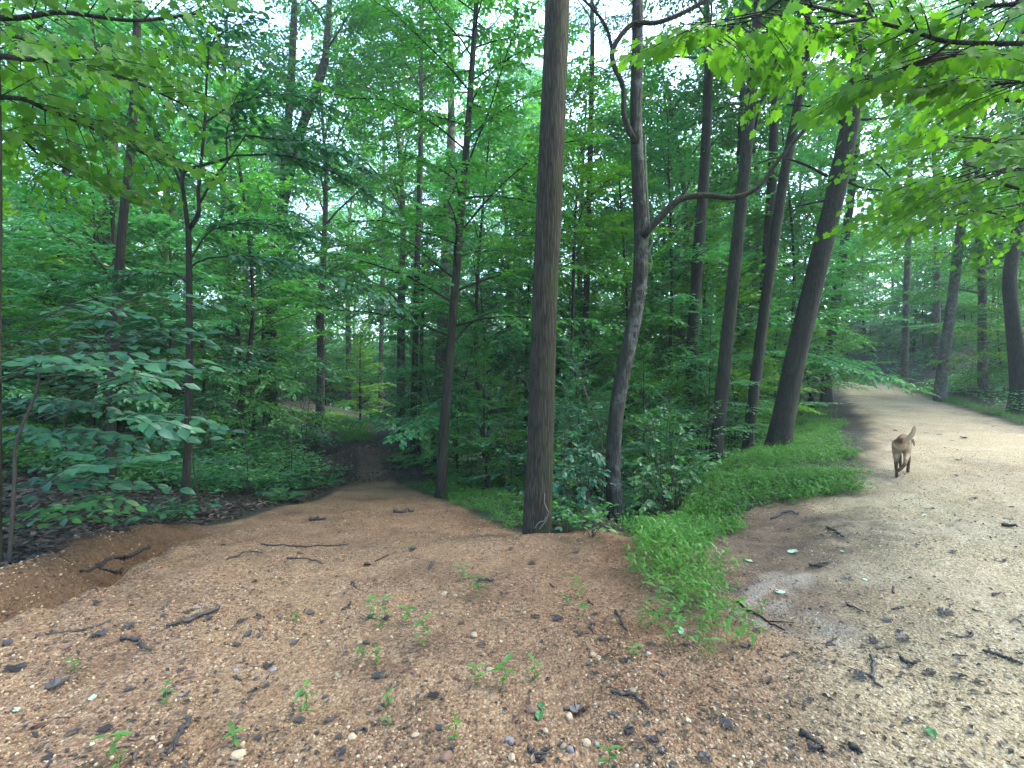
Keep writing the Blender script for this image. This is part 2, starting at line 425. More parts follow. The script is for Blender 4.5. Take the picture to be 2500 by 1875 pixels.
def ground_mat():
    m, t, o = mat('earth and gravel')
    geo = N(t, 'NewGeometry'); pos = geo.outputs['Position']
    def att(n): return N(t, 'Attribute', attribute_name=n).outputs['Fac']
    road, path, mud_shade, green, clay, grime = (att(n) for n in ('road', 'path', 'mud_shade', 'green', 'clay', 'grime'))
    def vor(scale, feature='F1', rnd=1.0):
        v = N(t, 'TexVoronoi', feature=feature, Scale=scale, Randomness=rnd); t.links.new(pos, v.inputs['Vector']); return v
    def noi(scale, det=4, ro=.55):
        n = N(t, 'TexNoise', Scale=scale, Detail=det, Roughness=ro); t.links.new(pos, n.inputs['Vector']); return n.outputs[0]
    v1, v2, v3 = vor(62), vor(130), vor(30)
    s1 = N(t, 'SeparateColor'); t.links.new(v1.outputs['Color'], s1.inputs[0])
    s2 = N(t, 'SeparateColor'); t.links.new(v2.outputs['Color'], s2.inputs[0])
    n1, n2, n3, n4 = noi(1.1), noi(4.5), noi(24, 5, .7), noi(.35, 3)
    mixv = math_(t, 'ADD', math_(t, 'MULTIPLY', s1.outputs[0], .62), math_(t, 'MULTIPLY', s2.outputs[1], .38))
    # brown path gravel
    pc = ramp(t, mixv, [(.08, (.07, .040, .022)), (.4, (.205, .124, .070)), (.65, (.31, .205, .122)), (.92, (.46, .36, .23))])
    pc = mixc(t, math_(t, 'MULTIPLY', ramp(t, n2, [(.35, (0, 0, 0)), (.7, (1, 1, 1))]), .5), pc, (.195, .108, .058))
    pc = mixc(t, math_(t, 'MULTIPLY', ramp(t, n3, [(.58, (0, 0, 0)), (.72, (1, 1, 1))]), .7), pc, (.07, .04, .026))
    pc = mixc(t, math_(t, 'MULTIPLY', ramp(t, n1, [(.42, (0, 0, 0)), (.66, (1, 1, 1))]), .38), pc, (.275, .185, .095))
    pc = mixc(t, math_(t, 'MULTIPLY', att('red'), .75), pc, mixc(t, 1.0, pc, (1.0, .74, .58), 'MULTIPLY'))
    n5 = noi(.8, 5, .65)
    pc = mixc(t, 1.0, pc, ramp(t, n5, [(.36, (.62, .58, .55)), (.5, (1, 1, 1)), (.66, (1.12, 1.08, 1.02))]), 'MULTIPLY')
    # pale road gravel
    rc = ramp(t, mixv, [(.08, (.20, .15, .082)), (.4, (.39, .305, .17)), (.7, (.52, .43, .265)), (.95, (.66, .58, .41))])
    rc = mixc(t, math_(t, 'MULTIPLY', ramp(t, n2, [(.4, (0, 0, 0)), (.72, (1, 1, 1))]), .4), rc, (.33, .235, .125))
    rc = mixc(t, math_(t, 'MULTIPLY', ramp(t, n1, [(.45, (0, 0, 0)), (.7, (1, 1, 1))]), .45), rc, (.54, .47, .345))
    rc = mixc(t, math_(t, 'MULTIPLY', ramp(t, n3, [(.60, (0, 0, 0)), (.74, (1, 1, 1))]), .6), rc, (.15, .115, .08))
    # forest floor
    fl = ramp(t, math_(t, 'ADD', math_(t, 'MULTIPLY', n3, .7), math_(t, 'MULTIPLY', s1.outputs[2], .3)), [(.25, (.010, .008, .007)), (.6, (.03, .022, .016)), (.85, (.07, .048, .03))])
    fl = mixc(t, math_(t, 'MULTIPLY', green, ramp(t, n2, [(.35, (0, 0, 0)), (.6, (1, 1, 1))])), fl, (.03, .07, .018))
    col = mixc(t, path, fl, pc)
    col = mixc(t, road, col, rc)
    col = mixc(t, 1.0, col, (.88, .87, .86), 'MULTIPLY')
    col = mixc(t, math_(t, 'MULTIPLY', clay, .85), col, ramp(t, n3, [(.3, (.05, .027, .014)), (.7, (.15, .085, .042))]))
    col = mixc(t, math_(t, 'MULTIPLY', mud_shade, math_(t, 'ADD', .45, n3, True)), col, ramp(t, n3, [(.3, (.012, .010, .010)), (.7, (.055, .045, .040))]))  # mud, and the shade of the path's dip painted in the same dark colour
    col = mixc(t, math_(t, 'MULTIPLY', grime, ramp(t, n2, [(.3, (.3, .3, .3)), (.65, (1, 1, 1))])), col, ramp(t, n3, [(.3, (.045, .032, .024)), (.7, (.14, .10, .07))]))
    col = mixc(t, math_(t, 'MULTIPLY', att('rut'), math_(t, 'ADD', .35, n3, True)), col, (.40, .375, .33))
    p = N(t, 'BsdfPrincipled'); p.inputs['Roughness'].default_value = .82
    p.inputs['Specular IOR Level'].default_value = .35
    t.links.new(col, p.inputs['Base Color'])
    h = math_(t, 'ADD', math_(t, 'MULTIPLY', v1.outputs['Distance'], -1.0), math_(t, 'ADD', math_(t, 'MULTIPLY', v3.outputs['Distance'], -.9), math_(t, 'MULTIPLY', n3, 1.6)))
    b = N(t, 'Bump'); b.inputs['Strength'].default_value = .85; b.inputs['Distance'].default_value = .02
    t.links.new(h, b.inputs['Height']); t.links.new(b.outputs[0], p.inputs['Normal'])
    t.links.new(p.outputs[0], o.inputs[0])
    return m
M['ground'] = ground_mat()

# ------------------------------------------------------------------ ground, road and path: one grid, parted into three sheets
def graded(lo, hi, a, b, d, g):
    out = [np.arange(a, b, d)]
    x = b; s = d; up = []
    while x < hi: up.append(x); s = d + g * (x - b); x += s
    x = a; dn = []
    while x > lo: s = d + g * (a - x); x -= s; dn.append(x)
    return np.concatenate([np.array(dn[::-1]), out[0], np.array(up)])
gx = graded(-150, 170, -4.6, 5.2, .055, .026)
gy = graded(-60, 230, 1.2, 7.2, .055, .024)
GX, GY = np.meshgrid(gx, gy)
fxv, fyv = GX.ravel(), GY.ravel()
GZ = land(fxv, fyv)
sd, _ = road_sd(fxv, fyv)
xl = np.interp(fyv, YK, XLK); xr = np.interp(fyv, YK, XRK)
wn = fbm(fxv, fyv, 1.2, 4) * .55
in_path = np.minimum(fxv - xl, xr - fxv) + wn * .5
m_path = sstep(-.06, .12, in_path) * sstep(30, 24, fyv) * sstep(-25, -10, fyv)
m_mud_shade = sstep(11.4, 12.8, fyv + wn * 4 - .5 * (fxv + 4.2)) * sstep(-2.2, -.5, in_path) * sstep(30, 24, fyv)  # wet mud plus painted shade where the path dips under the trees
m_mud_shade = m_mud_shade * (1 - .5 * np.exp(-((fxv + 3.75 + .10 * (fyv - 13) + wn * 1.2) / .75) ** 2) * sstep(17.5, 13.5, fyv + wn * 3))
m_road = sstep(2.05, 1.55, np.abs(sd) + wn * .5)
# the fork, where the pale road surface runs out into the brown gravel
apron = sstep(3.4, 2.0, -sd + wn * .9) * sstep(7.2, 6.2, fyv) * (sd < 0)
m_road = np.maximum(m_road, apron * .9)
m_road = m_road * sstep(-.2, .5, sd + 2.7 + wn)
m_path = np.maximum(m_path, (sd < 0) * (sd > -6) * sstep(7.3, 6.6, fyv) * (fxv > 0) * (fyv < 5.4 + .35 * fxv) * (1 - 0))
m_clay = sstep(2.8, 3.4, fyv) * (1 - sstep(5.9, 6.5, fyv)) * np.exp(-((fxv - xl - .1) / .34) ** 4)
verge = inpoly(fxv + wn * .3, fyv + wn * .3, VERGE)
bank_l = (fxv > xr - .05 + wn * .3) & (fxv < xr + 1.4 + wn) & (fyv > 5.8) & (fyv < 12.5)
m_green = np.clip(verge * 1. + bank_l * 1. + .25, 0, 1)
m_grime = np.exp(-(((fxv - 2.9 + wn) / .95) ** 2 + ((fyv - 5.4 + wn) / .85) ** 2)) * 1.3 + .55 * np.exp(-((sd + 1.7 + wn) / .35) ** 2) * (fyv > 6.5) \
    + .8 * sstep(.1, .35, fbm(fxv, fyv, .8, 3) + .28) * np.exp(-((sd + 2.6) / .8) ** 2) * (fyv < 6) + .5 * np.exp(-((sd + .1) / .6) ** 2) * sstep(-.1, .3, fbm(fxv, fyv, .5, 3)) \
    + .55 * np.exp(-((sd - 1.5 + wn) / .35) ** 2)
m_grime = np.clip(m_grime, 0, .9)
m_path = np.where(verge, m_path * .6, m_path)
def seg_d(p, q_):
    p, q_ = np.array(p), np.array(q_); d = q_ - p; t_ = np.clip(((fxv - p[0]) * d[0] + (fyv - p[1]) * d[1]) / (d @ d), 0, 1)
    return np.hypot(fxv - p[0] - t_ * d[0], fyv - p[1] - t_ * d[1])
m_rut = np.maximum(np.exp(-((seg_d((2.46, 4.12), (1.60, 3.12)) + wn * .12) / .07) ** 2), np.exp(-((seg_d((2.28, 4.18), (1.45, 3.2)) + wn * .12) / .06) ** 2) * .8)
m_rut = np.maximum(m_rut, .8 * np.exp(-((fxv - 1.95) ** 2 + (fyv - 3.05) ** 2) / .04)) * (fxv > 0)
m_rut = np.clip(m_rut * (.6 + 1.4 * fbm(fxv, fyv, 5, 3)), 0, .42)
m_trench = np.exp(-((seg_d((2.85, 4.95), (1.72, 3.75)) + wn * .25) / .13) ** 2) * (fxv > 0) * np.clip(.6 + 1.6 * fbm(fxv, fyv, 4, 3), 0, 1)
m_mud_shade = np.maximum(m_mud_shade, m_trench)
m_red = np.clip(np.exp(-(((fxv - .9) / 1.0) ** 2 + ((fyv - 4.0) / 1.5) ** 2)) * 1.2 + .55 * sstep(4.2, 6.0, fyv) * sstep(1.2, -.4, fxv), 0, 1) * np.clip(.75 + fbm(fxv, fyv, 1.5, 3), 0, 1)
attrs = {'red': m_red, 'rut': m_rut, 'road': m_road, 'path': m_path, 'mud_shade': m_mud_shade, 'green': m_green, 'clay': m_clay, 'grime': m_grime}
nx, ny = len(gx), len(gy)
idx = np.arange(nx * ny).reshape(ny, nx)
quads = np.stack([idx[:-1, :-1], idx[:-1, 1:], idx[1:, 1:], idx[1:, :-1]], -1).reshape(-1, 4)
qr = m_road[quads].mean(1) > .5
qp = (~qr) & (m_path[quads].mean(1) > .5)
GV = np.stack([fxv, fyv, GZ], -1)
for nm, sel in (('ground', ~(qr | qp)), ('road', qr), ('gravel_path', qp)):
    q = quads[sel]; used, inv = np.unique(q, return_inverse=True)
    mb = MB(); mb.add(GV[used], inv.reshape(-1, 4))
    o = mb.build(nm, M['ground'])
    for an, av in attrs.items():
        a = o.data.attributes.new(an, 'FLOAT', 'POINT'); a.data.foreach_set('value', av[used].astype(np.float32))
    tag(o, kind='structure')

# ------------------------------------------------------------------ trees
def up_frame(D):
    Sd = np.cross(np.array([0, 0, 1.0]), D); return nrm(Sd)

def spray(B, Lf, pts, r0, g, leafL=.1, gap=.1, lgap=.055, tl=.5, tpl=LEAF2, jit=.5, twigs=True, seg=5, start=.2, droop=.25, base_rnd=.5):
    """a branch with two-ranked side twigs and leaves lying in flat tiers"""
    P = np.asarray(pts, float); K = len(P)
    if r0 > 0: tube(B, P, np.linspace(r0, max(r0 * .25, .003), K), seg, g.random(), cap=False)
    sl = np.linalg.norm(np.diff(P, axis=0), axis=1); cum = np.concatenate([[0], np.cumsum(sl)]); Lt = cum[-1]
    nt_ = max(3, int(Lt * (1 - start) / gap))
    s = start + (1 - start) * (np.arange(nt_) + g.random(nt_) * .6) / nt_
    s = np.clip(s, 0, 1)
    Q = np.stack([np.interp(s * Lt, cum, P[:, k]) for k in range(3)], -1)
    T = np.stack([np.interp(s * Lt, cum, np.gradient(P, axis=0)[:, k]) for k in range(3)], -1); T = nrm(T)
    Sd = up_frame(T)
    sg = np.where(np.arange(nt_) % 2 == 0, 1, -1)[:, None]
    a = (R(58) - R(25) * s + (g.random(nt_) - .5) * .5)[:, None]
    D = nrm(T * np.cos(a) + Sd * np.sin(a) * sg + (g.random((nt_, 3)) - .5) * [0.3, .3, .6])
    L = tl * (1.05 - .75 * s) * (.55 + .7 * g.random(nt_))
    Q = np.vstack([Q, P[-1:]]); D = np.vstack([D, nrm(P[-1:] - P[-2:-1])]); L = np.append(L, tl * .4); nt_ += 1
    if twigs:
        for q, d, l in zip(Q, D, L):
            e = q + d * l - np.array([0, 0, droop * l * l])
            tube(B, [q, (q + e) / 2 + [0, 0, droop * l * l * .25], e], [.006, .004, .002], 3, .5, cap=False)
    nl = np.maximum(2, (L / lgap).astype(int))
    ti = np.repeat(np.arange(nt_), nl)
    k = np.arange(len(ti)) - np.repeat(np.cumsum(nl) - nl, nl)
    fr = (k + .6) / nl[ti]
    dd = (fr * L[ti])[:, None]
    pos = Q[ti] + D[ti] * dd - np.array([0, 0, 1.0]) * droop * dd * dd
    S2 = up_frame(D[ti])
    sg2 = np.where(k % 2 == 0, 1, -1)[:, None]
    n = len(ti)
    al = (R(55) * (1 - .6 * fr) + (g.random(n) - .5) * 1.1)[:, None]
    ld = nrm(D[ti] * np.cos(al) + S2 * np.sin(al) * sg2 + np.stack([np.zeros(n), np.zeros(n), -.25 + .5 * (g.random(n) - .5)], -1))
    ln = nrm(np.array([0, 0, 1.0]) + (g.random((n, 3)) - .5) * 2 * jit)
    leaves(Lf, pos, ld, ln, leafL * (.65 + .6 * g.random(n)), tpl, np.clip(base_rnd + (g.random(n) - .5) * .7, 0, 1))

def arc(p0, az, pitch, length, g, n=6, sag=.5, wob=.12):
    """points of a limb leaving p0: rises at pitch, then levels out and sags"""
    t = np.linspace(0, 1, n)
    d = np.array([math.cos(az), math.sin(az), 0]); s = np.array([-math.sin(az), math.cos(az), 0])
    h = length * (t * math.sin(pitch) - sag * t * t * .5)
    f = length * t * math.cos(pitch)
    wv = np.cumsum(g.normal(0, wob, n)) * t * length * .18
    wz = np.cumsum(g.normal(0, wob, n)) * t * length * .10
    return p0 + f[:, None] * d + wv[:, None] * s + (h + wz)[:, None] * np.array([0, 0, 1.0])

def along(P, s):
    P = np.asarray(P); x = s * (len(P) - 1); i = min(int(x), len(P) - 2); t = x - i
    return P[i] * (1 - t) + P[i + 1] * t

def layered_crown(trunk, rad, s0, nb, reach, g, leafL=.1, tpl=LEAF2, gap=.11, lgap=.06, tl=.5, twigs=True, pitch=(14, 66), azs=None, sag=.5, profile=None, base_rnd=.5):
    """understorey crown: near-horizontal tiers of leaves around a slender trunk"""
    B, Lf = MB(), MB()
    az = g.random() * 6.28
    for i in range(nb):
        q = i / max(1, nb - 1)
        s = s0 + (1 - s0) * q * .98
        p = along(trunk, s)
        az += 2.4 + (g.random() - .5) * .7
        a = az if azs is None else azs[i % len(azs)] + (g.random() - .5) * .5
        pr = profile(q) if profile else (.55 + .45 * math.sin(math.pi * min(1, q * .9 + .25))) * (1 - .35 * q)
        Ln = reach * pr * (.7 + .5 * g.random())
        pts = arc(p, a, R(pitch[0] + (pitch[1] - pitch[0]) * q + g.normal(0, 11)), Ln, g, 6, sag, .3)
        r = float(np.interp(s, np.linspace(0, 1, len(rad)), rad)) * .38
        spray(B, Lf, pts, max(.006, min(r, .05)), g, leafL, gap, lgap, tl * (.5 + .5 * Ln / reach), tpl, twigs=twigs, base_rnd=base_rnd + (g.random() - .5) * .3)
    return B, Lf

def canopy_crown(H0, H1, reach, nl, g, leafL=.16, lean=(0, 0), ns=8, tpl=LEAF2, low=0):
    """tall forest tree above its bare trunk: rising limbs, each with leafy side branches"""
    B, Lf = MB(), MB()
    trunk = catmull([(0, 0, H0), (lean[0] * .4 + g.normal(0, .2), lean[1] * .4 + g.normal(0, .2), (H0 + H1) / 2), (lean[0], lean[1], H1)], 10)
    tube(B, trunk, np.linspace(.16, .03, 10), 7, .5)
    az = g.random() * 6
    for i in range(nl):
        q = (i + .5) / nl
        p = along(trunk, q * .95)
        az += 2.4 + (g.random() - .5)
        Ln = reach * (.45 + .55 * math.sin(math.pi * (q * .8 + .15))) * (.75 + .5 * g.random())
        limb = arc(p, az, R(38 + 25 * q + g.normal(0, 10)), Ln, g, 7, .55, .25)
        tube(B, limb, np.linspace(.055, .012, 7) * (1.15 - .6 * q), 5, .5, cap=False)
        for j in range(ns):
            sj = .25 + .75 * (j + g.random() * .7) / ns
            pj = along(limb, min(sj, 1))
            aj = az + (1 if j % 2 else -1) * (.5 + .6 * g.random()) * (1.2 - sj)
            bl = reach * .42 * (1.15 - .6 * sj) * (.7 + .6 * g.random())
            br = arc(pj, aj, R(8 + g.normal(0, 18)), bl, g, 4, .45, .2)
            spray(B, Lf, br, .012, g, leafL, .17, .085, 1.15, tpl, jit=.7, twigs=False, seg=3, start=.1, base_rnd=.5 + g.normal(0, .14))
    return B, Lf

def trunk_mesh(pts, rads, seg=14, n=40, rough=.05, seed=0, flare=1.35):
    P = catmull(pts, n); t = np.linspace(0, 1, n)
    r = np.interp(t, np.linspace(0, 1, len(rads)), rads)
    d = np.concatenate([[0], np.cumsum(np.linalg.norm(np.diff(P, axis=0), axis=1))])
    r = r * (1 + (flare - 1) * np.exp(-d / .35))
    def wob(a, n_):
        A = a[None] * seg / 6.283; Z = d[:, None]
        root = 1 + .16 * np.exp(-Z / .22) * np.cos(a[None] * 5 + seed) + .10 * np.exp(-Z / .5) * np.cos(a[None] * 3 + seed * 2)
        return root * (1 + rough * 2 * vnoise(np.cos(a)[None] * 2.2 + seed * 3.1 + 20, np.sin(a)[None] * 2.2 + Z * 1.3 + 40) + rough * vnoise(np.cos(a)[None] * 6 + seed, np.sin(a)[None] * 6 + Z * 4))
    mb = MB(); tube(mb, P, r, seg, .5, wob=wob)
    return mb, P, r

def place(name, base, label, cat, group, parts, rz=0, sc=1):
    """a copy of a template tree: a new Empty with copies of the template's parts"""
    e = empty(name, base, label, cat, group, rz, sc)
    for pn, src in parts:
        c = src.copy(); c.parent = e; C.objects.link(c); c.name = pn
    return e

TPL = {}
def template(kind, parts):
    TPL.setdefault(kind, []).append(parts)

_tpl_mesh = {}
def tpl_objs(key, meshes):
    """first use links real objects, later uses copy them"""
    return meshes

def place_meshes(name, base, label, cat, group, meshes, rz=0, sc=1, szr=1.0):
    e = empty(name, base, label, cat, group, rz, sc)
    if szr != 1.0: e.scale = (sc, sc, sc * szr)
    for pn, me in meshes:
        link(pn, me, e)
    return e

g = np.random.default_rng(11)
canopy_t, under_t, sap_t, low_t = [], [], [], []
for k in range(5):
    H0 = [8, 9.5, 7, 10, 6][k]; H1 = [20, 22, 17, 23, 16][k]
    lean = (g.normal(0, .6), g.normal(0, .6))
    tm, _, _ = trunk_mesh([(0, 0, -.3), (g.normal(0, .1), g.normal(0, .1), H0 * .5), (0, 0, H0)], [.2, .17, .15], 10, 14, .05, k)
    B, Lf = canopy_crown(H0 - 1.5, H1, [4.6, 5.0, 4.2, 5.2, 4.0][k], 22, g, .19, lean, 11)
    mt = 'leaf_far' if k % 2 else 'leaf'
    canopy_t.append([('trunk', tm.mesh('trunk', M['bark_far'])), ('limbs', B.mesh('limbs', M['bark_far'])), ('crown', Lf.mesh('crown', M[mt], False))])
for k in range(6):
    H = [7, 6, 8, 5.2, 6.6, 7.4][k]
    tr = catmull([(0, 0, -.2), (g.normal(0, .22), g.normal(0, .22), H * .45), (g.normal(0, .5), g.normal(0, .5), H)], 12)
    rad = np.linspace(.065, .012, 12)
    tm = MB(); tube(tm, tr, rad, 8, .5)
    B, Lf = layered_crown(tr, rad, [.14, .18, .26, .10, .16, .22][k], 36, [2.7, 2.4, 3.0, 2.2, 2.8, 2.5][k], g, .118, LEAF2, .062, .043, .95, False)
    mt = ['leaf', 'leaf_yellow', 'leaf_far', 'leaf_shade', 'leaf', 'leaf_shade'][k]
    under_t.append([('trunk', tm.mesh('trunk', M['bark_dark'])), ('branches', B.mesh('branches', M['twig'])), ('crown', Lf.mesh('crown', M[mt], False))])
for k in range(5):
    H = [2.6, 2.1, 3.0, 1.7, 2.4][k]
    tr = catmull([(0, 0, -.1), (g.normal(0, .08), g.normal(0, .08), H * .5), (g.normal(0, .2), g.normal(0, .2), H)], 8)
    rad = np.linspace(.018, .005, 8)
    tm = MB(); tube(tm, tr, rad, 5, .5)
    B, Lf = layered_crown(tr, rad, .14, 18, [1.2, 1.0, 1.3, .95, 1.1][k], g, .10, LEAF6, .075, .055, .5, False)
    mt = ['leaf_shade', 'leaf', 'leaf_shade', 'leaf_yellow', 'leaf_shade'][k]
    sap_t.append([('stem', tm.mesh('stem', M['twig'])), ('branches', B.mesh('branches', M['twig'])), ('foliage', Lf.mesh('foliage', M[mt], False))])
for k in range(4):
    B, Lf = MB(), MB()
    for j in range(7):
        a = j * .9 + g.random()
        pts = arc(np.array([0, 0, -.02]), a, R(62 + g.normal(0, 10)), .42 + .2 * g.random(), g, 5, .9)
        spray(B, Lf, pts, .005, g, .085, .07, .05, .16, LEAF6, twigs=False, start=.35)
    low_t.append([('stems', B.mesh('stems', M['twig'])), ('foliage', Lf.mesh('foliage', M[['leaf_shade', 'leaf', 'herb', 'leaf_shade'][k]], False))])

def hero(name, label, pxs, Y, wpx, bark, seg=14, rough=.05, group=None, Ys=None, extend=None, crown=None, cz=1.0, sink=.25, flare=1.35, n=44, category='tree'):
    """a tree whose trunk passes through the given points of the photograph at its own distance"""
    Ys = Ys or [Y] * len(pxs)
    pts = [px(u, v, yy) for (u, v), yy in zip(pxs, Ys)]
    gz = land1(pts[0][0], pts[0][1])
    p0 = np.array([pts[0][0], pts[0][1], gz - sink])
    if pts[0][2] - gz > .3: pts = [p0] + pts
    else: pts[0] = p0
    rads = [wp * yy / F / 2 * math.cos(math.atan(abs(pts[0][0]) / Y)) for wp, yy in zip(np.interp(np.linspace(0, 1, len(pts)), np.linspace(0, 1, len(wpx)), wpx), [Y] * len(pts))]
    if extend:
        d = nrm(pts[-1] - pts[-2]); d = nrm(d * [.6, .6, 1])
        k = max(0.5, (extend - pts[-1][2]) / d[2]); pts.append(pts[-1] + d * k); rads.append(rads[-1] * .8)
    base = np.array([pts[0][0], pts[0][1], gz])
    e = empty(name, base, label, category, group)
    mb, P, r = trunk_mesh([p - base for p in pts], rads, seg, n, rough, len(name) + pxs[0][0] * .01, flare)
    mb.build('trunk', M[bark], e)
    if crown is not None:
        top = P[-1]
        cz = float(np.clip(r[-1] / .15, .42, 1.2)) if crown < 10 else cz
        src = canopy_t[crown] if crown < 10 else under_t[crown - 10]
        for pn, me in src[1:]:
            o = link(pn, me, e)
            z0 = float([8, 9.5, 7, 10, 6][crown] - 1.5) if crown < 10 else 2.6
            o.location = top - np.array([0, 0, z0 * cz]); o.scale = (cz, cz, cz); o.rotation_euler = (0, 0, g.random() * .3)
    return e, base, P, r

def limb(e, base, pxs, Y, w0, w1, matn, name='branch', seg=8, Ys=None, n=18):
    Ys = Ys or [Y] * len(pxs)
    pts = catmull([px(u, v, yy) - base for (u, v), yy in zip(pxs, Ys)], n)
    mb = MB(); tube(mb, pts, np.linspace(w0, w1, n) * Y / F / 2, seg)
    mb.build(name, M[matn], e)
    return pts

# the thick trunk in the middle
e, b, P, r = hero('tall_tree', 'thick straight trunk with furrowed brown bark rooted at the tip of the gravel fork', [(1308, 1300), (1318, 1100), (1328, 791), (1343, 450), (1351, 250), (1362, -60)], 5.45,
                  [66, 64, 62, 62, 60, 60], 'bark_thick', 40, .035, extend=9.5, crown=1, n=110, flare=1.25)
vb = MB()
for pts_ in ([(1330, 1205), (1329, 1225), (1334, 1240), (1340, 1252)], [(1305, 1290), (1316, 1275), (1328, 1272), (1333, 1262)], [(1317, 1292), (1326, 1280), (1334, 1270), (1338, 1255)]):
    tube(vb, catmull([px(u, v, 5.45 - .165) - b for u, v in pts_], 9), .006, 5)
vb.build('vine', M['vine'], e)

# the curved lichen-grey tree right of it
e, b, P, r = hero('curved_tree', 'curving grey trunk with mossy bark and one long bare branch reaching right', [(1502, 1265), (1497, 1120), (1512, 960), (1552, 760), (1565, 620), (1560, 470), (1553, 300), (1556, 130), (1557, -60)], 7.4,
                  [46, 39, 37, 36, 34, 31, 28, 26], 'bark_pale', 30, .06, extend=9, crown=2, n=90)
limb(e, b, [(1570, 575), (1612, 530), (1660, 487), (1720, 477), (1790, 482), (1850, 458), (1900, 392), (1960, 322), (2022, 258)], 7.2, 20, 7, 'bark', n=30)
limb(e, b, [(1550, 345), (1524, 285), (1522, 215), (1496, 150), (1502, 108), (1545, 58), (1600, 56), (1660, 35), (1735, -5)], 7.3, 15, 10, 'bark', n=30)
limb(e, b, [(1494, 118), (1478, 62), (1440, 14), (1400, -20)], 7.3, 9, 5, 'bark')
limb(e, b, [(1490, 90), (1460, 35), (1445, 5)], 7.3, 7, 4, 'bark')
limb(e, b, [(1586, 560), (1593, 590), (1585, 615), (1592, 640), (1586, 665)], 7.2, 4, 3, 'vine', 'vine')
limb(e, b, [(1575, 330), (1578, 430), (1586, 560)], 7.2, 3, 3, 'vine', 'vine')

ROW = 'trunks along the ravine edge'
hero('slender_tree', 'straight dark trunk in the ravine behind the curved tree\'s long branch', [(1679, 1085), (1690, 850), (1703, 640), (1722, 370), (1728, 200)], 14.5, [34, 31, 30, 26, 22], 'bark_dark', 14, .04, ROW, extend=10, crown=0, sink=.6)
e, b, P, r = hero('leaning_tree', 'grey mossy trunk leaning slightly right, with stub branches near its top', [(1746, 1130), (1772, 860), (1808, 509), (1835, 230), (1848, 60)], 11.5, [38, 34, 32, 28, 24], 'bark', 16, .05, ROW, extend=9, crown=3, sink=.4)
limb(e, b, [(1840, 330), (1862, 240), (1890, 205)], 11.5, 9, 4, 'bark')
hero('leaning_tree', 'thin leaning trunk crossing in front of a straight one beside the mossy leaners', [(1828, 1070), (1862, 791), (1908, 470), (1945, 270), (1968, 140)], 12.6, [32, 29, 26, 23, 20], 'bark', 14, .05, ROW, extend=9, crown=2, sink=.4)
hero('slender_tree', 'straight dull trunk standing behind the crossing thin leaner', [(1842, 1010), (1868, 700), (1884, 450), (1890, 300)], 17, [30, 28, 26, 22], 'bark_dark', 12, .04, ROW, extend=9, crown=0, sink=.8)
hero('slender_tree', 'narrow dark pole of a trunk half hidden by the grey mossy leaner', [(1795, 1000), (1800, 700), (1806, 400), (1810, 300)], 18, [20, 19, 17, 15], 'bark_dark', 10, .04, ROW, extend=9, crown=1, sink=1)
e, b, P, r = hero('leaning_tree', 'biggest leaning trunk on the grassy verge with moss at its foot', [(1896, 1092), (1922, 970), (1962, 791), (2034, 497), (2085, 248), (2108, 60)], 11.4, [62, 56, 52, 49, 45, 40], 'bark', 26, .045, ROW, extend=9, crown=4, n=70)
limb(e, b, [(2058, 300), (2030, 290), (1985, 262), (1920, 255)], 11.4, 9, 4, 'bark_dark')
limb(e, b, [(2095, 292), (2140, 290), (2190, 278)], 11.4, 7, 3, 'bark_dark')
limb(e, b, [(2020, 430), (1960, 400), (1900, 385), (1850, 400)], 11.4, 7, 3, 'bark_dark')
limb(e, b, [(2085, 380), (2140, 400), (2180, 440)], 11.4, 7, 3, 'bark_dark')
limb(e, b, [(2072, 445), (2110, 460), (2180, 466), (2240, 460)], 11.4, 7, 3, 'bark_dark')
limb(e, b, [(2012, 490), (1960, 500), (1920, 512)], 11.4, 6, 3, 'bark_dark')
limb(e, b, [(2105, 140), (2150, 128), (2210, 118)], 11.4, 8, 3, 'bark_dark')
hero('roadside_tree', 'dark leaning trunk left of where the road bends out of sight', [(2018, 915), (2035, 780), (2052, 655), (2075, 500), (2090, 350)], 25, [32, 27, 25, 22, 18], 'bark_dark', 14, .05, extend=14, crown=0, sink=.3, cz=1.2)
hero('roadside_tree', 'pale leaning trunk with a dark crack on the right bank of the road', [(2296, 938), (2315, 800), (2334, 655), (2350, 520), (2362, 380)], 24, [36, 30, 27, 25, 22], 'bark_far', 16, .05, extend=14, crown=1, sink=.3, cz=1.2)
e, b, P, r = hero('roadside_tree', 'dark crooked trunk at the right border beside bright verge grass', [(2484, 1014), (2484, 900), (2470, 760), (2467, 667), (2486, 560), (2500, 480), (2508, 300)], 18, [50, 44, 40, 38, 34, 32], 'bark', 18, .06, extend=10, crown=3, sink=.3)
hero('roadside_tree', 'slim grey trunk on the cut bank right of the road bend', [(2208, 900), (2212, 750), (2218, 560), (2222, 400)], 33, [20, 19, 17, 14], 'bark_far', 10, .04, extend=17, crown=2, sink=.3, cz=1.3)

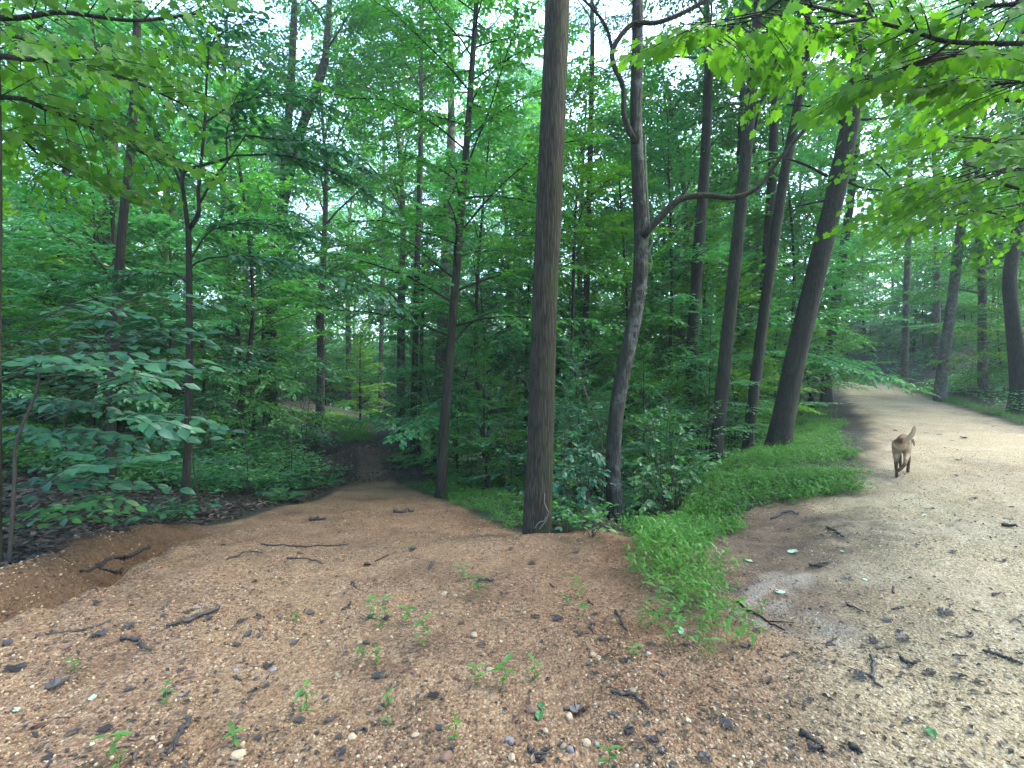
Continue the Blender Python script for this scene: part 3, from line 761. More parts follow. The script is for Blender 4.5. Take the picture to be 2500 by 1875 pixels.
# left half
e, b, P, r = hero('slender_tree', 'dark slim trunk leaning right behind the big leafed shrub', [(272, 1000), (280, 825), (300, 542), (322, 339), (333, 100), (338, -60)], 8.2, [28, 26, 25, 23, 21], 'bark_dark', 16, .04, extend=9, crown=2)
hero('tall_tree', 'broad grey trunk deep in the left wood with dark slim trunk crossing it', [(276, 850), (274, 640), (272, 450), (268, 250), (262, 0)], 14, [52, 47, 44, 40, 36], 'bark_pale', 20, .05, extend=13, crown=3)
hero('slender_tree', 'bent dark trunk far left, left of the broad grey trunk', [(98, 860), (125, 700), (141, 633), (170, 316), (190, 120)], 13, [26, 24, 22, 20, 18], 'bark_dark', 12, .05, extend=11, crown=0)
hero('tall_tree', 'rough trunk cut by the left border of the picture', [(-12, 1150), (-12, 800), (-10, 400), (-14, 0)], 4.2, [36, 34, 32, 30], 'bark', 20, .05, extend=8, crown=None, n=60)
# the forked sapling
e, b, P, r = hero('forked_tree', 'small dark tree forking into crooked limbs at the left edge of the brown gravel', [(452, 1258), (457, 1100), (462, 900), (462, 700), (460, 560)], 6.9, [24, 20, 19, 17, 15], 'bark_dark', 14, .05, flare=1.2)
gl = np.random.default_rng(5)
fl = MB(); fb = MB()
for pxs, w0, w1 in (([(460, 565), (452, 500), (446, 425), (490, 405), (545, 390), (570, 380)], 11, 5), ([(462, 560), (485, 520), (484, 470), (488, 430), (500, 300), (505, 180)], 11, 5), ([(485, 500), (520, 440), (555, 395), (600, 330)], 6, 3),
                    ([(450, 470), (420, 400), (375, 330), (330, 300)], 7, 3)):
    limb(e, b, pxs, 6.9, w0, w1, 'bark_dark', 'limb')
for pxs, ys in (([(462, 655), (500, 632), (600, 625), (720, 640), (860, 690), (960, 745)], [6.9, 6.85, 6.6, 6.4, 6.2, 6.0]), ([(458, 690), (420, 668), (330, 668), (240, 690), (120, 690)], [6.9] * 5), ([(462, 640), (520, 560), (640, 545), (740, 570)], [6.9, 7.1, 7.3, 7.5]),
                ([(446, 425), (380, 330), (280, 320), (150, 260)], [6.9, 6.7, 6.5, 6.3]), ([(570, 380), (700, 380), (830, 430), (940, 500)], [6.9, 6.7, 6.5, 6.3]), ([(500, 300), (580, 250), (700, 230), (800, 260)], [6.9, 7.0, 7.1, 7.2]),
                ([(600, 330), (680, 340), (780, 350), (900, 420)], [6.9, 6.6, 6.3, 6.0]), ([(330, 300), (240, 240), (120, 170)], [6.9, 6.8, 6.7]), ([(458, 800), (400, 790), (320, 800)], [6.9, 7.1, 7.3]),
                ([(460, 900), (540, 880), (640, 890)], [6.9, 7.2, 7.5]), ([(505, 190), (520, 100), (620, 40)], [6.9, 6.9, 6.8]), ([(505, 190), (440, 100), (380, 60)], [6.9, 7.1, 7.2]), ([(555, 395), (560, 300), (640, 200)], [6.9, 7.3, 7.6])):
    pts = catmull([px(u, v, y) - b for (u, v), y in zip(pxs, ys)], 10)
    spray(fb, fl, pts, .016, gl, .115, .055, .045, .75, LEAF6, jit=.45, twigs=True, start=.22, base_rnd=.4)
fb.build('branches', M['bark_dark'], e); fl.build('crown', M['leaf_shade'], e, False)

# the tree by the path
e, b, P, r = hero('pathside_tree', 'slim grey tree leaning right out of the grass beside the path', [(1076, 1205), (1084, 1050), (1092, 940), (1113, 678), (1136, 395), (1156, 113), (1168, -80)], 10.2, [28, 24, 22, 20, 17, 13, 10], 'bark', 18, .05, n=60, extend=11)
L0 = np.linspace(0, 1, 12); trk = np.array([along(P, s) for s in L0])
B, Lf = layered_crown(trk, np.linspace(.1, .03, 12), .34, 46, 3.4, np.random.default_rng(21), .125, LEAF6, .085, .055, .9, True, pitch=(22, 50), profile=lambda q: 1.0 - .4 * q)
B.build('branches', M['bark_dark'], e); Lf.build('crown', M['leaf'], e, False)

FAR = 'slim trunks beyond the end of the brown path'
for pxs, Y, wp, bk, lb, cr in (([(1006, 1108), (1014, 850), (1020, 600), (1026, 400)], 18, [18, 16, 15, 13], 'bark_dark', 'leftmost dark pole trunk of the cluster where the path dips', 2),
                           ([(1022, 1100), (1030, 820), (1034, 640)], 19, [11, 10, 8], 'bark_dark', 'thinnest dark stem of the cluster where the path dips', 10),
                           ([(1066, 1085), (1080, 800), (1092, 560), (1100, 380)], 20, [32, 28, 26, 22], 'bark_far', 'thick grey trunk just behind the slim pathside tree', 0),
                           ([(655, 836), (682, 565), (708, 240), (718, 40)], 21, [26, 24, 21, 18], 'bark_pale', 'pale speckled trunk rising high behind the forked tree', 1),
                           ([(668, 700), (712, 400), (752, 270), (790, 160)], 21, [24, 24, 24, 22], 'bark_pale', 'pale leaning bole slanting right behind the forked tree', 4),
                           ([(1428, 1100), (1430, 850), (1434, 600), (1440, 420)], 15, [20, 18, 16, 14], 'bark_dark', 'straight dark trunk in the hollow between the two near trunks', 3),
                           ([(1392, 1085), (1398, 800), (1402, 588), (1408, 480)], 12.5, [10, 9, 8, 6], 'bark_dark', 'thin sapling pole in the hollow right of the thick trunk', 11),
                           ([(930, 900), (934, 700), (938, 480)], 34, [13, 12, 11], 'bark_pale', 'whitish slim trunk far beyond the grassy end of the path', 2),
                           ([(1250, 860), (1256, 700), (1262, 520)], 34, [13, 12, 10], 'bark_pale', 'left one of two white birch-like trunks across the valley', 0),
                           ([(1266, 870), (1272, 700), (1280, 540)], 35, [12, 11, 10], 'bark_pale', 'right one of two white birch-like trunks across the valley', 3),
                           ([(1612, 930), (1616, 760), (1622, 560)], 24, [11, 10, 8], 'bark_dark', 'twin thin dark stem between the curved tree and the ravine row', 14)):
    hero('slender_tree', lb, pxs, Y, wp, bk, 10, .04, FAR, extend=(12 if cr < 10 else None), crown=cr, sink=1.0, n=24)

# ------------------------------------------------------------------ background wood: every tree its own
def where(u, Y):
    for lim, s in ((200, 'at the far left'), (420, 'beyond the broad grey trunk at left'), (640, 'behind the forked tree'), (840, 'behind the far grass of the path'), (1010, 'over the dip of the path'), (1200, 'behind the slim pathside tree'),
                   (1420, 'behind the thick middle trunk'), (1640, 'behind the curved tree'), (1840, 'behind the ravine row of trunks'), (2030, 'behind the biggest leaning trunk'), (2200, 'where the road bends away'), (2360, 'on the right bank of the road'), (9999, 'by the right border')):
        if u < lim: return s
_used = {}
def lab(adj, kind, u, Y, sc):
    w_, d_ = where(u, Y), dist(Y)
    sz = 'small ' if sc < .85 else 'big ' if sc > 1.1 else ''
    for t_ in (f'{adj} {kind} {w_}, {d_}', f'{sz}{adj} {kind} {w_}, {d_}', f'{sz}{adj} {kind} {w_}, {d_}, left of its twin', f'{sz}{adj} {kind} {w_}, {d_}, lower'):
        t_ = t_ if len(t_.split()) <= 16 else f'{adj} {kind} {w_}, {d_}'
        if t_ not in _used: break
    if 'twin' in t_ or t_.endswith('lower'): t_ = f'{sz}{adj} {kind} {w_}, {d_}'
    _used[t_] = 1
    return t_
def dist(Y): return 'near' if Y < 11 else 'fairly near' if Y < 15 else 'midway' if Y < 20 else 'rather deep' if Y < 27 else 'deep' if Y < 36 else 'far back' if Y < 48 else 'farthest back'
g = np.random.default_rng(42)
spots = []
def free(x, y, dmin):
    return all((x - a) ** 2 + (y - b_) ** 2 > dmin * dmin for a, b_ in spots)
def scatter(n, y0, y1, dmin, off_road, off_path, power=1.0, side=1.25):
    out = []; tries = 0
    while len(out) < n and tries < n * 60:
        tries += 1
        y = y0 + (y1 - y0) * g.random() ** power
        x = (g.random() * 2 - 1) * (y * side + 2)
        s_, _ = road_sd([x], [y])
        if abs(s_[0]) < off_road or (s_[0] < 0 and s_[0] > -off_road): continue
        xl_, xr_ = np.interp(y, YK, XLK), np.interp(y, YK, XRK)
        if y < 30 and xl_ - off_path < x < xr_ + off_path: continue
        if dmin > 1.2 and 24.5 < y < 38 and -.42 * y < x < .42 * y: continue
        if not free(x, y, dmin): continue
        spots.append((x, y)); out.append((x, y))
    return out
adjT = ['tall', 'straight', 'slim', 'grey', 'bare boled']
for u, Y_, k, sc_, lb in ((1660, 19, 4, 1.0, 'in the ravine behind the long bare branch'), (1840, 21, 4, 1.1, 'behind the crossing thin leaner'), (1500, 41, 2, 1.2, 'far across the ravine behind the curved trunk'), (1240, 23, 4, 1.05, 'across the hollow left of the thick trunk'), (1010, 42, 2, 1.2, 'far past the dark pole cluster'), (850, 43, 4, 1.4, 'far above the far grass of the path'),
                         (560, 20, 4, 1.05, 'between the forked tree and the pale leaning bole'), (400, 23, 2, 1.0, 'behind the crown of the forked tree'), (170, 19, 4, 1.0, 'behind the bent dark trunk far left'), (1990, 29, 4, 1.2, 'left of the road bend high over the verge'), (2400, 25, 4, 1.1, 'on the right bank over the pale leaning trunk'), (2560, 21, 2, 1.0, 'just outside the right border on the bank'),
                         (1430, 19, 4, 1.0, 'in the gap right of the thick trunk'), (1580, 23, 4, 1.15, 'filling the arch of the long bare branch'), (980, 22, 4, 1.1, 'left of the slim pathside tree over the path'), (780, 23, 4, 1.1, 'right of the pale speckled trunk'), (2290, 34, 4, 1.25, 'high over the road bend on its right'), (1350, 43, 4, 1.4, 'right behind the thick trunk, crown high up'), (1940, 33, 2, 1.1, 'far behind the biggest leaner'), (1720, 42, 4, 1.3, 'far across the ravine'), (690, 42, 4, 1.4, 'far behind the pale speckled trunk'), (1110, 44, 4, 1.4, 'far behind the slim pathside tree'), (-60, 12, 2, .9, 'outside the left border over the shrub'), (320, 30, 4, 1.1, 'deep behind the broad grey trunk')):
    x = (u - 1250) / F * Y_; spots.append((x, Y_))
    place_meshes('forest_tree', (x, Y_, land1(x, Y_)), f'full crowned leafy tree {lb}', 'tree', 'full crowned trees in the middle wood', canopy_t[k], u * .7, sc_)
for u, Y_, k, sc_, lb in ((1085, 41, 0, 2.2, 'behind the dark pole cluster'), (1200, 14.5, 2, 1.5, 'close left of the thick trunk'), (1290, 17, 5, 1.6, 'straight behind the thick trunk'), (1425, 18, 1, 1.5, 'midway between thick trunk and curved tree'), (1480, 15, 0, 1.55, 'close left of the curved tree'), (1590, 16, 2, 1.6, 'under the arch of the long bare branch'), (1705, 16.5, 1, 1.5, 'around the straight ravine trunk'), (1790, 18, 4, 1.6, 'behind the grey mossy leaner'),
                         (1900, 19, 2, 1.6, 'behind the crossing thin leaner'), (1990, 21, 0, 1.5, 'right behind the biggest leaner'), (2075, 30, 4, 1.9, 'left of the road bend'), (2255, 30, 2, 1.7, 'right of the road bend on the bank'), (2370, 22, 0, 1.4, 'beside the pale cracked trunk'), (2470, 24, 1, 1.5, 'behind the crooked right border trunk'), (600, 17, 2, 1.5, 'beneath the pale speckled trunk'), (560, 14, 0, 1.4, 'right behind the forked tree'), (1120, 22, 2, 1.6, 'behind the slim pathside tree'),
                         (2110, 52, 1, 2.2, 'closing the road bend'), (2170, 56, 2, 2.4, 'closing the view beyond the road bend'), (2060, 54, 0, 2.3, 'left in the cut beyond the road bend'), (2230, 46, 4, 2.0, 'on the cut bank right of the bend'), (2310, 38, 2, 1.8, 'on the bank past the pale cracked trunk'), (2010, 40, 5, 1.9, 'behind the dark roadside leaner'), (1860, 39, 1, 2.2, 'in the deep gap between the leaners'), (1540, 40, 2, 2.2, 'deep in the gap beside the curved tree'), (1350, 39, 0, 2.2, 'deep in the gap beside the thick trunk'), (720, 40, 1, 2.2, 'deep left of the far grass patch')):
    x = (u - 1250) / F * Y_
    s_, _ = road_sd([x], [Y_])
    if abs(s_[0]) < 3.2: x += 3.6 if s_[0] > 0 else -3.6
    spots.append((x, Y_))
    place_meshes('understory_tree', (x, Y_, land1(x, Y_)), f'tall understory tree {lb}', 'tree', 'tall understory trees in the middle wood', under_t[k], u * .3, sc_)
for u, Y_, k, sc_, lb in ((1120, 12.5, 0, .62, 'low in the hollow right of the slim pathside tree'), (1195, 11.5, 4, .55, 'low in the hollow close to the thick trunk on its left'), (1260, 13.5, 1, .6, 'low in the hollow hidden partly by the thick trunk'), (1390, 11, 2, .55, 'low between thick trunk and curved tree, nearer'), (1440, 13, 1, .6, 'low between thick trunk and curved tree, further back'), (1475, 10.5, 0, .5, 'low at the left side of the curved tree'),
                         (1585, 11.5, 4, .58, 'low under the long bare branch, nearer'), (1640, 13.5, 1, .62, 'low under the long bare branch, further back'), (1715, 12.6, 2, .6, 'low before the straight ravine trunk'), (1775, 14, 0, .62, 'low behind the mossy leaner'), (1845, 15, 1, .66, 'low behind the crossing thin leaner'), (1905, 16, 2, .66, 'low behind the foot of the biggest leaner'),
                         (880, 25, 1, .8, 'beyond the far grass, first'), (1000, 20, 2, .7, 'low behind the dark pole cluster'), (1060, 15.5, 0, .6, 'low left of the slim pathside tree'), (1330, 16, 2, .7, 'low behind the right edge of the thick trunk'), (1540, 16, 2, .7, 'low behind the bend of the curved tree'), (1975, 22, 1, .8, 'low on the verge side of the dark roadside leaner')):
    x = (u - 1250) / F * Y_; spots.append((x, Y_))
    place_meshes('small_tree', (x, Y_, land1(x, Y_)), f'small leafy tree {lb}', 'tree', 'small trees down in the hollow', under_t[k], u * .37, sc_)
adjU = ['low branching', 'yellow green', 'pale green', 'dull green', 'spreading', 'dark layered']
for x, y in scatter(64, 32, 95, 2.8, 4.2, 4.5, .8, 1.2):
    k = int(g.integers(5)); u = 1250 + F * x / y
    sc_ = .8 + .45 * g.random(); place_meshes('forest_tree', (x, y, land1(x, y)), lab(adjT[k], 'forest tree', u, y, sc_), 'tree', f'tall forest trees {where(u, y)}', canopy_t[k], g.random() * 6.28, sc_)
for x, y, k, lb in ((-8.5, 1.0, 0, 'outside the left border'), (-6.0, -5.5, 1, 'behind the viewer left of the fork'), (1.5, -9.5, 3, 'behind the viewer beside the road'), (7.5, -3.0, 2, 'outside the right border by the road'), (11.5, 1.5, 4, 'right of the road outside the border'), (-14, 9, 3, 'left in the wood outside the border'), (14.5, 6.5, 1, 'right of the road behind the yellow green maple'), (18.5, 13.0, 3, 'right of the road outside the border higher up'), (-2.5, -11, 4, 'behind the viewer in the middle of the wood')):
    place_meshes('forest_tree', (x, y, land1(x, y)), f'leafy tree added to shade the fork {lb}', 'tree', None, canopy_t[k], x, 1.0)  # trees outside the view, added so their crowns shade the ground
for x, y in scatter(225, 8.5, 56, 1.55, 4.8, 3.4, 1.1, 1.2):
    k = int(g.integers(6)); u = 1250 + F * x / y
    if y < 11.5 and 900 < u < 2000: continue
    sc_ = .75 + .5 * g.random(); place_meshes('understory_tree', (x, y, land1(x, y)), lab(adjU[k], 'understory tree', u, y, sc_), 'tree', f'understory trees {where(u, y)}', under_t[k], g.random() * 6.28, sc_)
adjS = ['dull green', 'fresh green', 'tall dull', 'small yellow green', 'bushy dull']
for x, y in scatter(130, 6.2, 34, .8, 4.3, .8, 1.0, 1.12):
    k = int(g.integers(5)); u = 1250 + F * x / y
    if y < 8 and -1 < x < 3: continue
    s_, _ = road_sd([x], [y])
    if inpoly(np.array([x]), np.array([y]), VERGE)[0]: continue
    sc_ = .7 + .5 * g.random(); place_meshes('sapling', (x, y, land1(x, y)), lab(adjS[k], 'sapling', u, y, sc_), 'sapling', f'saplings {where(u, y)}', sap_t[k], g.random() * 6.28, sc_)

# ------------------------------------------------------------------ near shrubs and overhanging boughs, leaf by leaf
def leaf_mesh(tpl, L, matn, seed, cup=.0):
    T, faces = tpl
    q = np.random.default_rng(seed)
    V = T.copy(); V[:, 2] += (q.random(len(V)) - .5) * .05 + cup * V[:, 0] * V[:, 0]
    mb = MB(); mb.add(V * L, [f.copy() for f in faces], q.random())
    return mb.mesh('leaf', M[matn], True)
# a broad oval leaf with a pointed tip and finer outline
_o = [(0, 0), (.1, .08), (.25, .2), (.45, .26), (.65, .22), (.82, .11), (1, 0)]
_v = [(a, b_, .06 * b_ / .26 - .12 * a * a) for a, b_ in _o] + [(a, -b_, .06 * b_ / .26 - .12 * a * a) for a, b_ in _o[1:-1]] + [(a, 0, -.12 * a * a) for a in (.1, .25, .45, .65, .82)]
_f3 = [(0, 12, 1), (0, 7, 12), (5, 16, 6), (16, 11, 6)]
_f4 = [(i + 1, 12 + i, 13 + i, i + 2) for i in range(4)] + [(12 + i, 7 + i, 8 + i, 13 + i) for i in range(4)]
OVAL = (np.array(_v), [np.array(_f3), np.array(_f4)])

def leaf_objs(parent, base, P, D, Nn, L, meshes, q):
    """each leaf an object of its own, sharing a few meshes"""
    for p, d, n_, l in zip(P, D, Nn, L):
        d = Vector(d).normalized(); n_ = Vector(n_); s_ = n_.cross(d).normalized(); n_ = d.cross(s_)
        o = link('leaf', meshes[int(q.integers(len(meshes)))], parent)
        from mathutils import Matrix
        m = Matrix((d, s_, n_)).transposed().to_4x4()
        o.matrix_local = Matrix.Translation(Vector(p)) @ m @ Matrix.Scale(float(l), 4)

def twig_leaves(pts, nleaf, q, spread=1.0, jit=.3, droop=.2, start=.15, face=-.55):
    P = np.asarray(pts); out = []
    for i in range(nleaf):
        s = start + (1 - start) * (i + .5) / nleaf
        p = along(P, s); t = nrm(along(P, min(1, s + .05)) - along(P, max(0, s - .05)))
        sd_ = nrm(np.cross([0, 0, 1.0], t)); sg = 1 if i % 2 else -1
        a = R(62) * spread * (1 - .55 * s) + q.normal(0, .2)
        d = t * math.cos(a) + sd_ * math.sin(a) * sg + np.array([0, 0, -droop + q.normal(0, .12)])
        out.append((p, nrm(d), nrm(np.array([0, face, 1.0]) + (q.random(3) - .5) * 2 * jit)))
    return out

def leafy_shrub(name, label, cat, base, boughs, nleaf, L, meshes, stem_mat, seed, group=None, w=.008, **kw):
    """boughs: world-space polylines, each carrying two-ranked leaves; stems joined as one branch part per bough"""
    q = np.random.default_rng(seed)
    e = empty(name, base, label, cat, group)
    acc = []
    for bi, pts in enumerate(boughs):
        P = catmull([np.asarray(p) - base for p in pts], 12)
        mb = MB(); tube(mb, P, np.linspace(w, w * .3, 12), 6)
        mb.build('branch', M[stem_mat], e)
        acc += twig_leaves(P, nleaf[bi] if hasattr(nleaf, '__len__') else nleaf, q, **kw)
    P = np.array([a[0] for a in acc]); D = np.array([a[1] for a in acc]); Nn = np.array([a[2] for a in acc])
    Ls = L * (.7 + .55 * q.random(len(P)))
    o_ = np.argsort(P[:, 1] - Ls * 3); a_, b_ = o_[:300], o_[300:]
    leaf_objs(e, base, P[a_], D[a_], Nn[a_], Ls[a_], meshes, q)
    if len(b_):
        mb = MB(); leaves(mb, P[b_], D[b_], Nn[b_], Ls[b_], LEAF6, q.random(len(b_)))
        tag(mb.build('leaves', meshes[0].materials[0], e, False), kind='stuff')
    return e

oval_shade = [leaf_mesh(OVAL, 1, 'leaf_shade', s) for s in range(6)]
oval_green = [leaf_mesh(OVAL, 1, 'leaf', s + 30) for s in range(6)]
maple_m = [leaf_mesh(MAPLE, 1, 'leaf_maple', s + 50, -.1 * (s % 3)) for s in range(7)]

# left shrub: pale crooked stem at the border and five leafy tiers
q = np.random.default_rng(77)
Yb = 4.1
base = np.array([px(20, 1300, Yb)[0], Yb, 0]); base[2] = land1(base[0], base[1])
stem = [base - [0, 0, .1], px(35, 1180, Yb), px(40, 1080, Yb), px(88, 960, Yb), px(98, 900, Yb), px(104, 860, Yb)]
tiers = []
def tier(u0, u1, v0, v1, n, y0, y1, vs=16):
    for i in range(n):
        f = (i + .5) / n
        ua = u0 + (u1 - u0) * f * .35; ub = u0 + (u1 - u0) * (.35 + .65 * f) + q.normal(0, 14)
        y = y0 + (y1 - y0) * q.random()
        va = v0 + q.normal(0, vs); vb = v0 + (v1 - v0) * (ub - u0) / (u1 - u0) + q.normal(0, vs)
        tiers.append([px(ua, va + 12, y + .15), px((ua + ub) / 2, (va + vb) / 2 - 14, y), px(ub, vb, y - .15)])
tier(30, 560, 765, 735, 5, 4.0, 5.2)
tier(-60, 520, 905, 880, 12, 3.6, 4.8)
tier(60, 540, 960, 900, 4, 4.2, 5.0)
tier(230, 545, 1020, 1060, 5, 3.9, 4.7)
tier(60, 440, 1150, 1120, 5, 3.9, 4.7)
tier(-40, 300, 1080, 1060, 5, 4.0, 4.8)
tier(-40, 420, 990, 990, 7, 4.4, 5.4)
tier(100, 560, 830, 800, 6, 4.8, 5.6)
tier(-40, 480, 1200, 1180, 6, 4.5, 5.3)
tier(40, 620, 1090, 1060, 6, 5.2, 6.2)
tier(-40, 600, 860, 850, 6, 5.2, 6.2)
sh = leafy_shrub('leafy_shrub', 'big leafed shrub in flat dull green tiers at the left border', 'shrub', base, tiers, 10, .15, oval_shade, 'twig', 78, w=.007, jit=.22, droop=.16)
mb = MB(); tube(mb, catmull([p - base for p in stem], 20), np.linspace(.015, .006, 20), 8); mb.build('stem', M['twig'], sh)
tiers = []
base2 = np.array([px(70, 1290, 4.5)[0], 4.5, 0]); base2[2] = land1(base2[0], base2[1])
tier(-10, 330, 1265, 1250, 5, 4.2, 4.8, 14)
tier(150, 340, 1225, 1250, 3, 4.4, 5.0, 10)
leafy_shrub('leafy_shrub', 'knee high big leafed plant above the washed out clay edge', 'shrub', base2, tiers, 8, .12, oval_green, 'twig', 79, w=.005, jit=.3, droop=.12)

# bushes around the foot of the curved tree
def bush(label, u0, u1, v0, v1, Y, nb, n, L, seed, meshes):
    q_ = np.random.default_rng(seed)
    uc = (u0 + u1) / 2
    bs = np.array([(uc - 1250) / F * Y, Y, 0]); bs[2] = land1(bs[0], bs[1])
    bo = []
    for i in range(nb):
        tip = px(u0 + (u1 - u0) * q_.random(), v0 + (v1 - v0) * q_.random() ** 1.2, Y + q_.normal(0, .35))
        mid = bs * .4 + tip * .6 + np.array([0, 0, .45 * (tip[2] - bs[2]) * (q_.random() * .6 + .2)])
        tip = tip + np.array([0, 0, -.12])
        bo.append([bs + [q_.normal(0, .06), q_.normal(0, .06), -.05], mid, tip])
    return leafy_shrub('leafy_bush', label, 'bush', bs, bo, n, L, meshes, 'twig', seed, 'bushes at the foot of the curved tree', w=.007, start=.35, jit=.6, droop=.3, face=-.25)
bush('loose dull green bush between the thick trunk and the curved trunk', 1340, 1500, 1085, 1270, 6.7, 34, 22, .085, 5, oval_shade)
bush('broad leafed bush right of the curved trunk spilling over the ravine', 1520, 1760, 1075, 1230, 7.6, 40, 22, .085, 6, oval_green)
bush('bright compound leafed shrub behind the curved trunk in the ravine', 1545, 1690, 985, 1090, 8.8, 26, 20, .10, 8, oval_green)

# the maple whose boughs hang into the top right corner
def bough_tree(label, base, trunk, boughs, nsub, nleaf, L, meshes, seed, bark, limit=300, sub_len=.7, rnd_leaf=None, hang=0.0):
    q_ = np.random.default_rng(seed)
    e = empty('overhanging_tree', base, label, 'tree')
    mb, P, r = trunk_mesh([np.asarray(p) - base for p in trunk], [.17, .15, .12, .09], 14, 26, .05, seed); mb.build('trunk', M[bark], e)
    acc = []
    for pts, r0 in boughs:
        P = catmull([np.asarray(p) - base for p in pts], 22)
        mb = MB(); tube(mb, P, np.linspace(r0, r0 * .35, 22), 8); mb.build('branch', M['bark_dark'], e)
        tw = MB()
        for j in range(nsub):
            s = .18 + .82 * (j + q_.random()) / nsub
            p = along(P, min(s, 1)); t = nrm(along(P, min(1, s + .05)) - along(P, max(0, s - .06)))
            sdv = nrm(np.cross([0, 0, 1.0], t)) * (1 if j % 2 else -1)
            d = nrm(t * .6 + sdv * (.8 + .3 * q_.random()) + np.array([0, 0, -hang * q_.random() - .05]))
            l = sub_len * (.6 + .7 * q_.random())
            sp = np.array([p, p + d * l * .5 + [0, 0, .03], p + d * l - np.array([0, 0, hang * .4 * l])])
            tube(tw, sp, [.006, .004, .002], 4, cap=False)
            acc += twig_leaves(sp, nleaf, q_, jit=.8, droop=.65, face=-.9)
        tw.build('twigs', M['bark_dark'], e)
    # leaves hang from short stalks
    P = np.array([a[0] + a[1] * L * .45 for a in acc]); D = np.array([a[1] for a in acc]); Nn = np.array([a[2] for a in acc])
    Ls = L * (.65 + .6 * q_.random(len(P)))
    wp = P + base
    order = np.argsort(-Ls / np.maximum(wp[:, 1], .5) * (np.abs(wp[:, 0] / np.maximum(wp[:, 1], .1)) < 1.06) * (wp[:, 1] > .3))
    top, rest = order[:limit], order[limit:]
    leaf_objs(e, base, P[top], D[top], Nn[top], Ls[top], meshes, q_)
    if len(rest):
        mb = MB(); leaves(mb, P[rest], D[rest], Nn[rest], Ls[rest], MAPLE if meshes is maple_m else LEAF6, q_.random(len(rest)))
        tag(mb.build('leaves', meshes[0].materials[0], e, False), kind='stuff')
    return e

bm = np.array([8.2, 3.4, 0]); bm[2] = land1(bm[0], bm[1])
bough_tree('maple outside the right border whose lobed leaves hang over the road', bm, [bm - [0, 0, .2], bm + [.05, 0, 2], bm + [-.05, .1, 4], bm + [0, 0, 6.5]],
           [([bm + [0, 0, 3.4], px(2700, 110, 3.7), px(2500, 106, 3.6), px(2320, 102, 3.6), px(2220, 74, 3.7), px(2110, 46, 3.8), px(1910, -4, 4.0), px(1780, -40, 4.2)], .022),
            ([bm + [0, 0, 3.2], px(2720, 20, 3.7), px(2500, 10, 3.6), px(2400, 14, 3.6), px(2340, -6, 3.6)], .025),
            ([bm + [0, 0, 3.0], px(2650, 220, 3.6), px(2500, 200, 3.9), px(2390, 215, 4.1), px(2290, 230, 4.3)], .018),
            ([px(2320, 102, 3.0), px(2260, 150, 3.5), px(2210, 170, 4.2)], .012),
            ([px(1930, 3, 4.0), px(1965, 40, 4.2), px(2000, 110, 4.4)], .008),
            ([px(2110, 46, 3.0), px(2020, 60, 4.2), px(1940, 75, 4.8), px(1820, 85, 5.4)], .012),
            ([px(1910, -4, 3.0), px(1850, 40, 3.4), px(1760, 80, 3.8), px(1690, 110, 4.2)], .01)],
           26, 8, .095, maple_m, 91, 'bark', sub_len=.75, hang=.2)
# second maple further along the road on the right, bright yellow green leaves
bm2 = np.array([12.0, 6.5, 0]); bm2[2] = land1(bm2[0], bm2[1])
bough_tree('maple right of the road with yellow green boughs reaching in from the border', bm2, [bm2 - [0, 0, .2], bm2 + [.1, 0, 2], bm2 + [0, .1, 4], bm2 + [0, 0, 7]],
           [([bm2 + [0, 0, 2.6], px(2560, 480, 6.6), px(2420, 440, 6.8), px(2300, 430, 8.4)], .03), ([bm2 + [0, 0, 3.4], px(2540, 370, 6.4), px(2400, 340, 6.6), px(2260, 330, 8.2)], .03),
            ([bm2 + [0, 0, 3.2], px(2540, 420, 6), px(2450, 420, 5.6), px(2340, 400, 5.4)], .02), ([bm2 + [0, 0, 2.4], px(2500, 540, 7.4), px(2420, 510, 8.4), px(2330, 530, 9.2)], .02),
            ([bm2 + [0, 0, 4.6], px(2540, 250, 6.4), px(2380, 240, 6.6), px(2200, 180, 6.8), px(2080, 190, 7)], .03), ([bm2 + [0, 0, 4.9], px(2500, 150, 7.4), px(2350, 140, 7.8), px(2180, 100, 8), px(2000, 120, 8)], .03)],
           36, 12, .10, maple_m, 93, 'bark', sub_len=1.4, hang=.3)
# tree at the left border whose boughs fill the top left
bl = np.array([-5.6, 3.6, 0]); bl[2] = land1(bl[0], bl[1])
bough_tree('tree outside the left border with big leaves hanging in the top left', bl, [bl - [0, 0, .2], bl + [.05, 0, 2], bl + [0, .1, 4], bl + [0, 0, 7]],
           [([bl + [0, 0, 4.2], px(-40, 130, 4.0), px(120, 150, 4.4), px(300, 190, 4.8), px(460, 260, 5.2)], .03), ([bl + [0, 0, 4.5], px(-40, 40, 4.2), px(150, 30, 4.4), px(330, 50, 4.6), px(500, 30, 5)], .03),
            ([bl + [0, 0, 3.2], px(-30, 240, 4.2), px(120, 270, 4.6), px(260, 330, 5.0), px(400, 400, 5.4)], .025), ([bl + [0, 0, 4.8], px(40, 90, 5.0), px(240, 120, 5.6), px(420, 140, 6.2), px(560, 160, 6.6)], .025),
            ([bl + [0, 0, 2.7], px(-20, 330, 4.6), px(100, 380, 5.2), px(210, 440, 5.8)], .02)],
           26, 9, .10, maple_m, 95, 'bark', sub_len=.8, hang=.25)

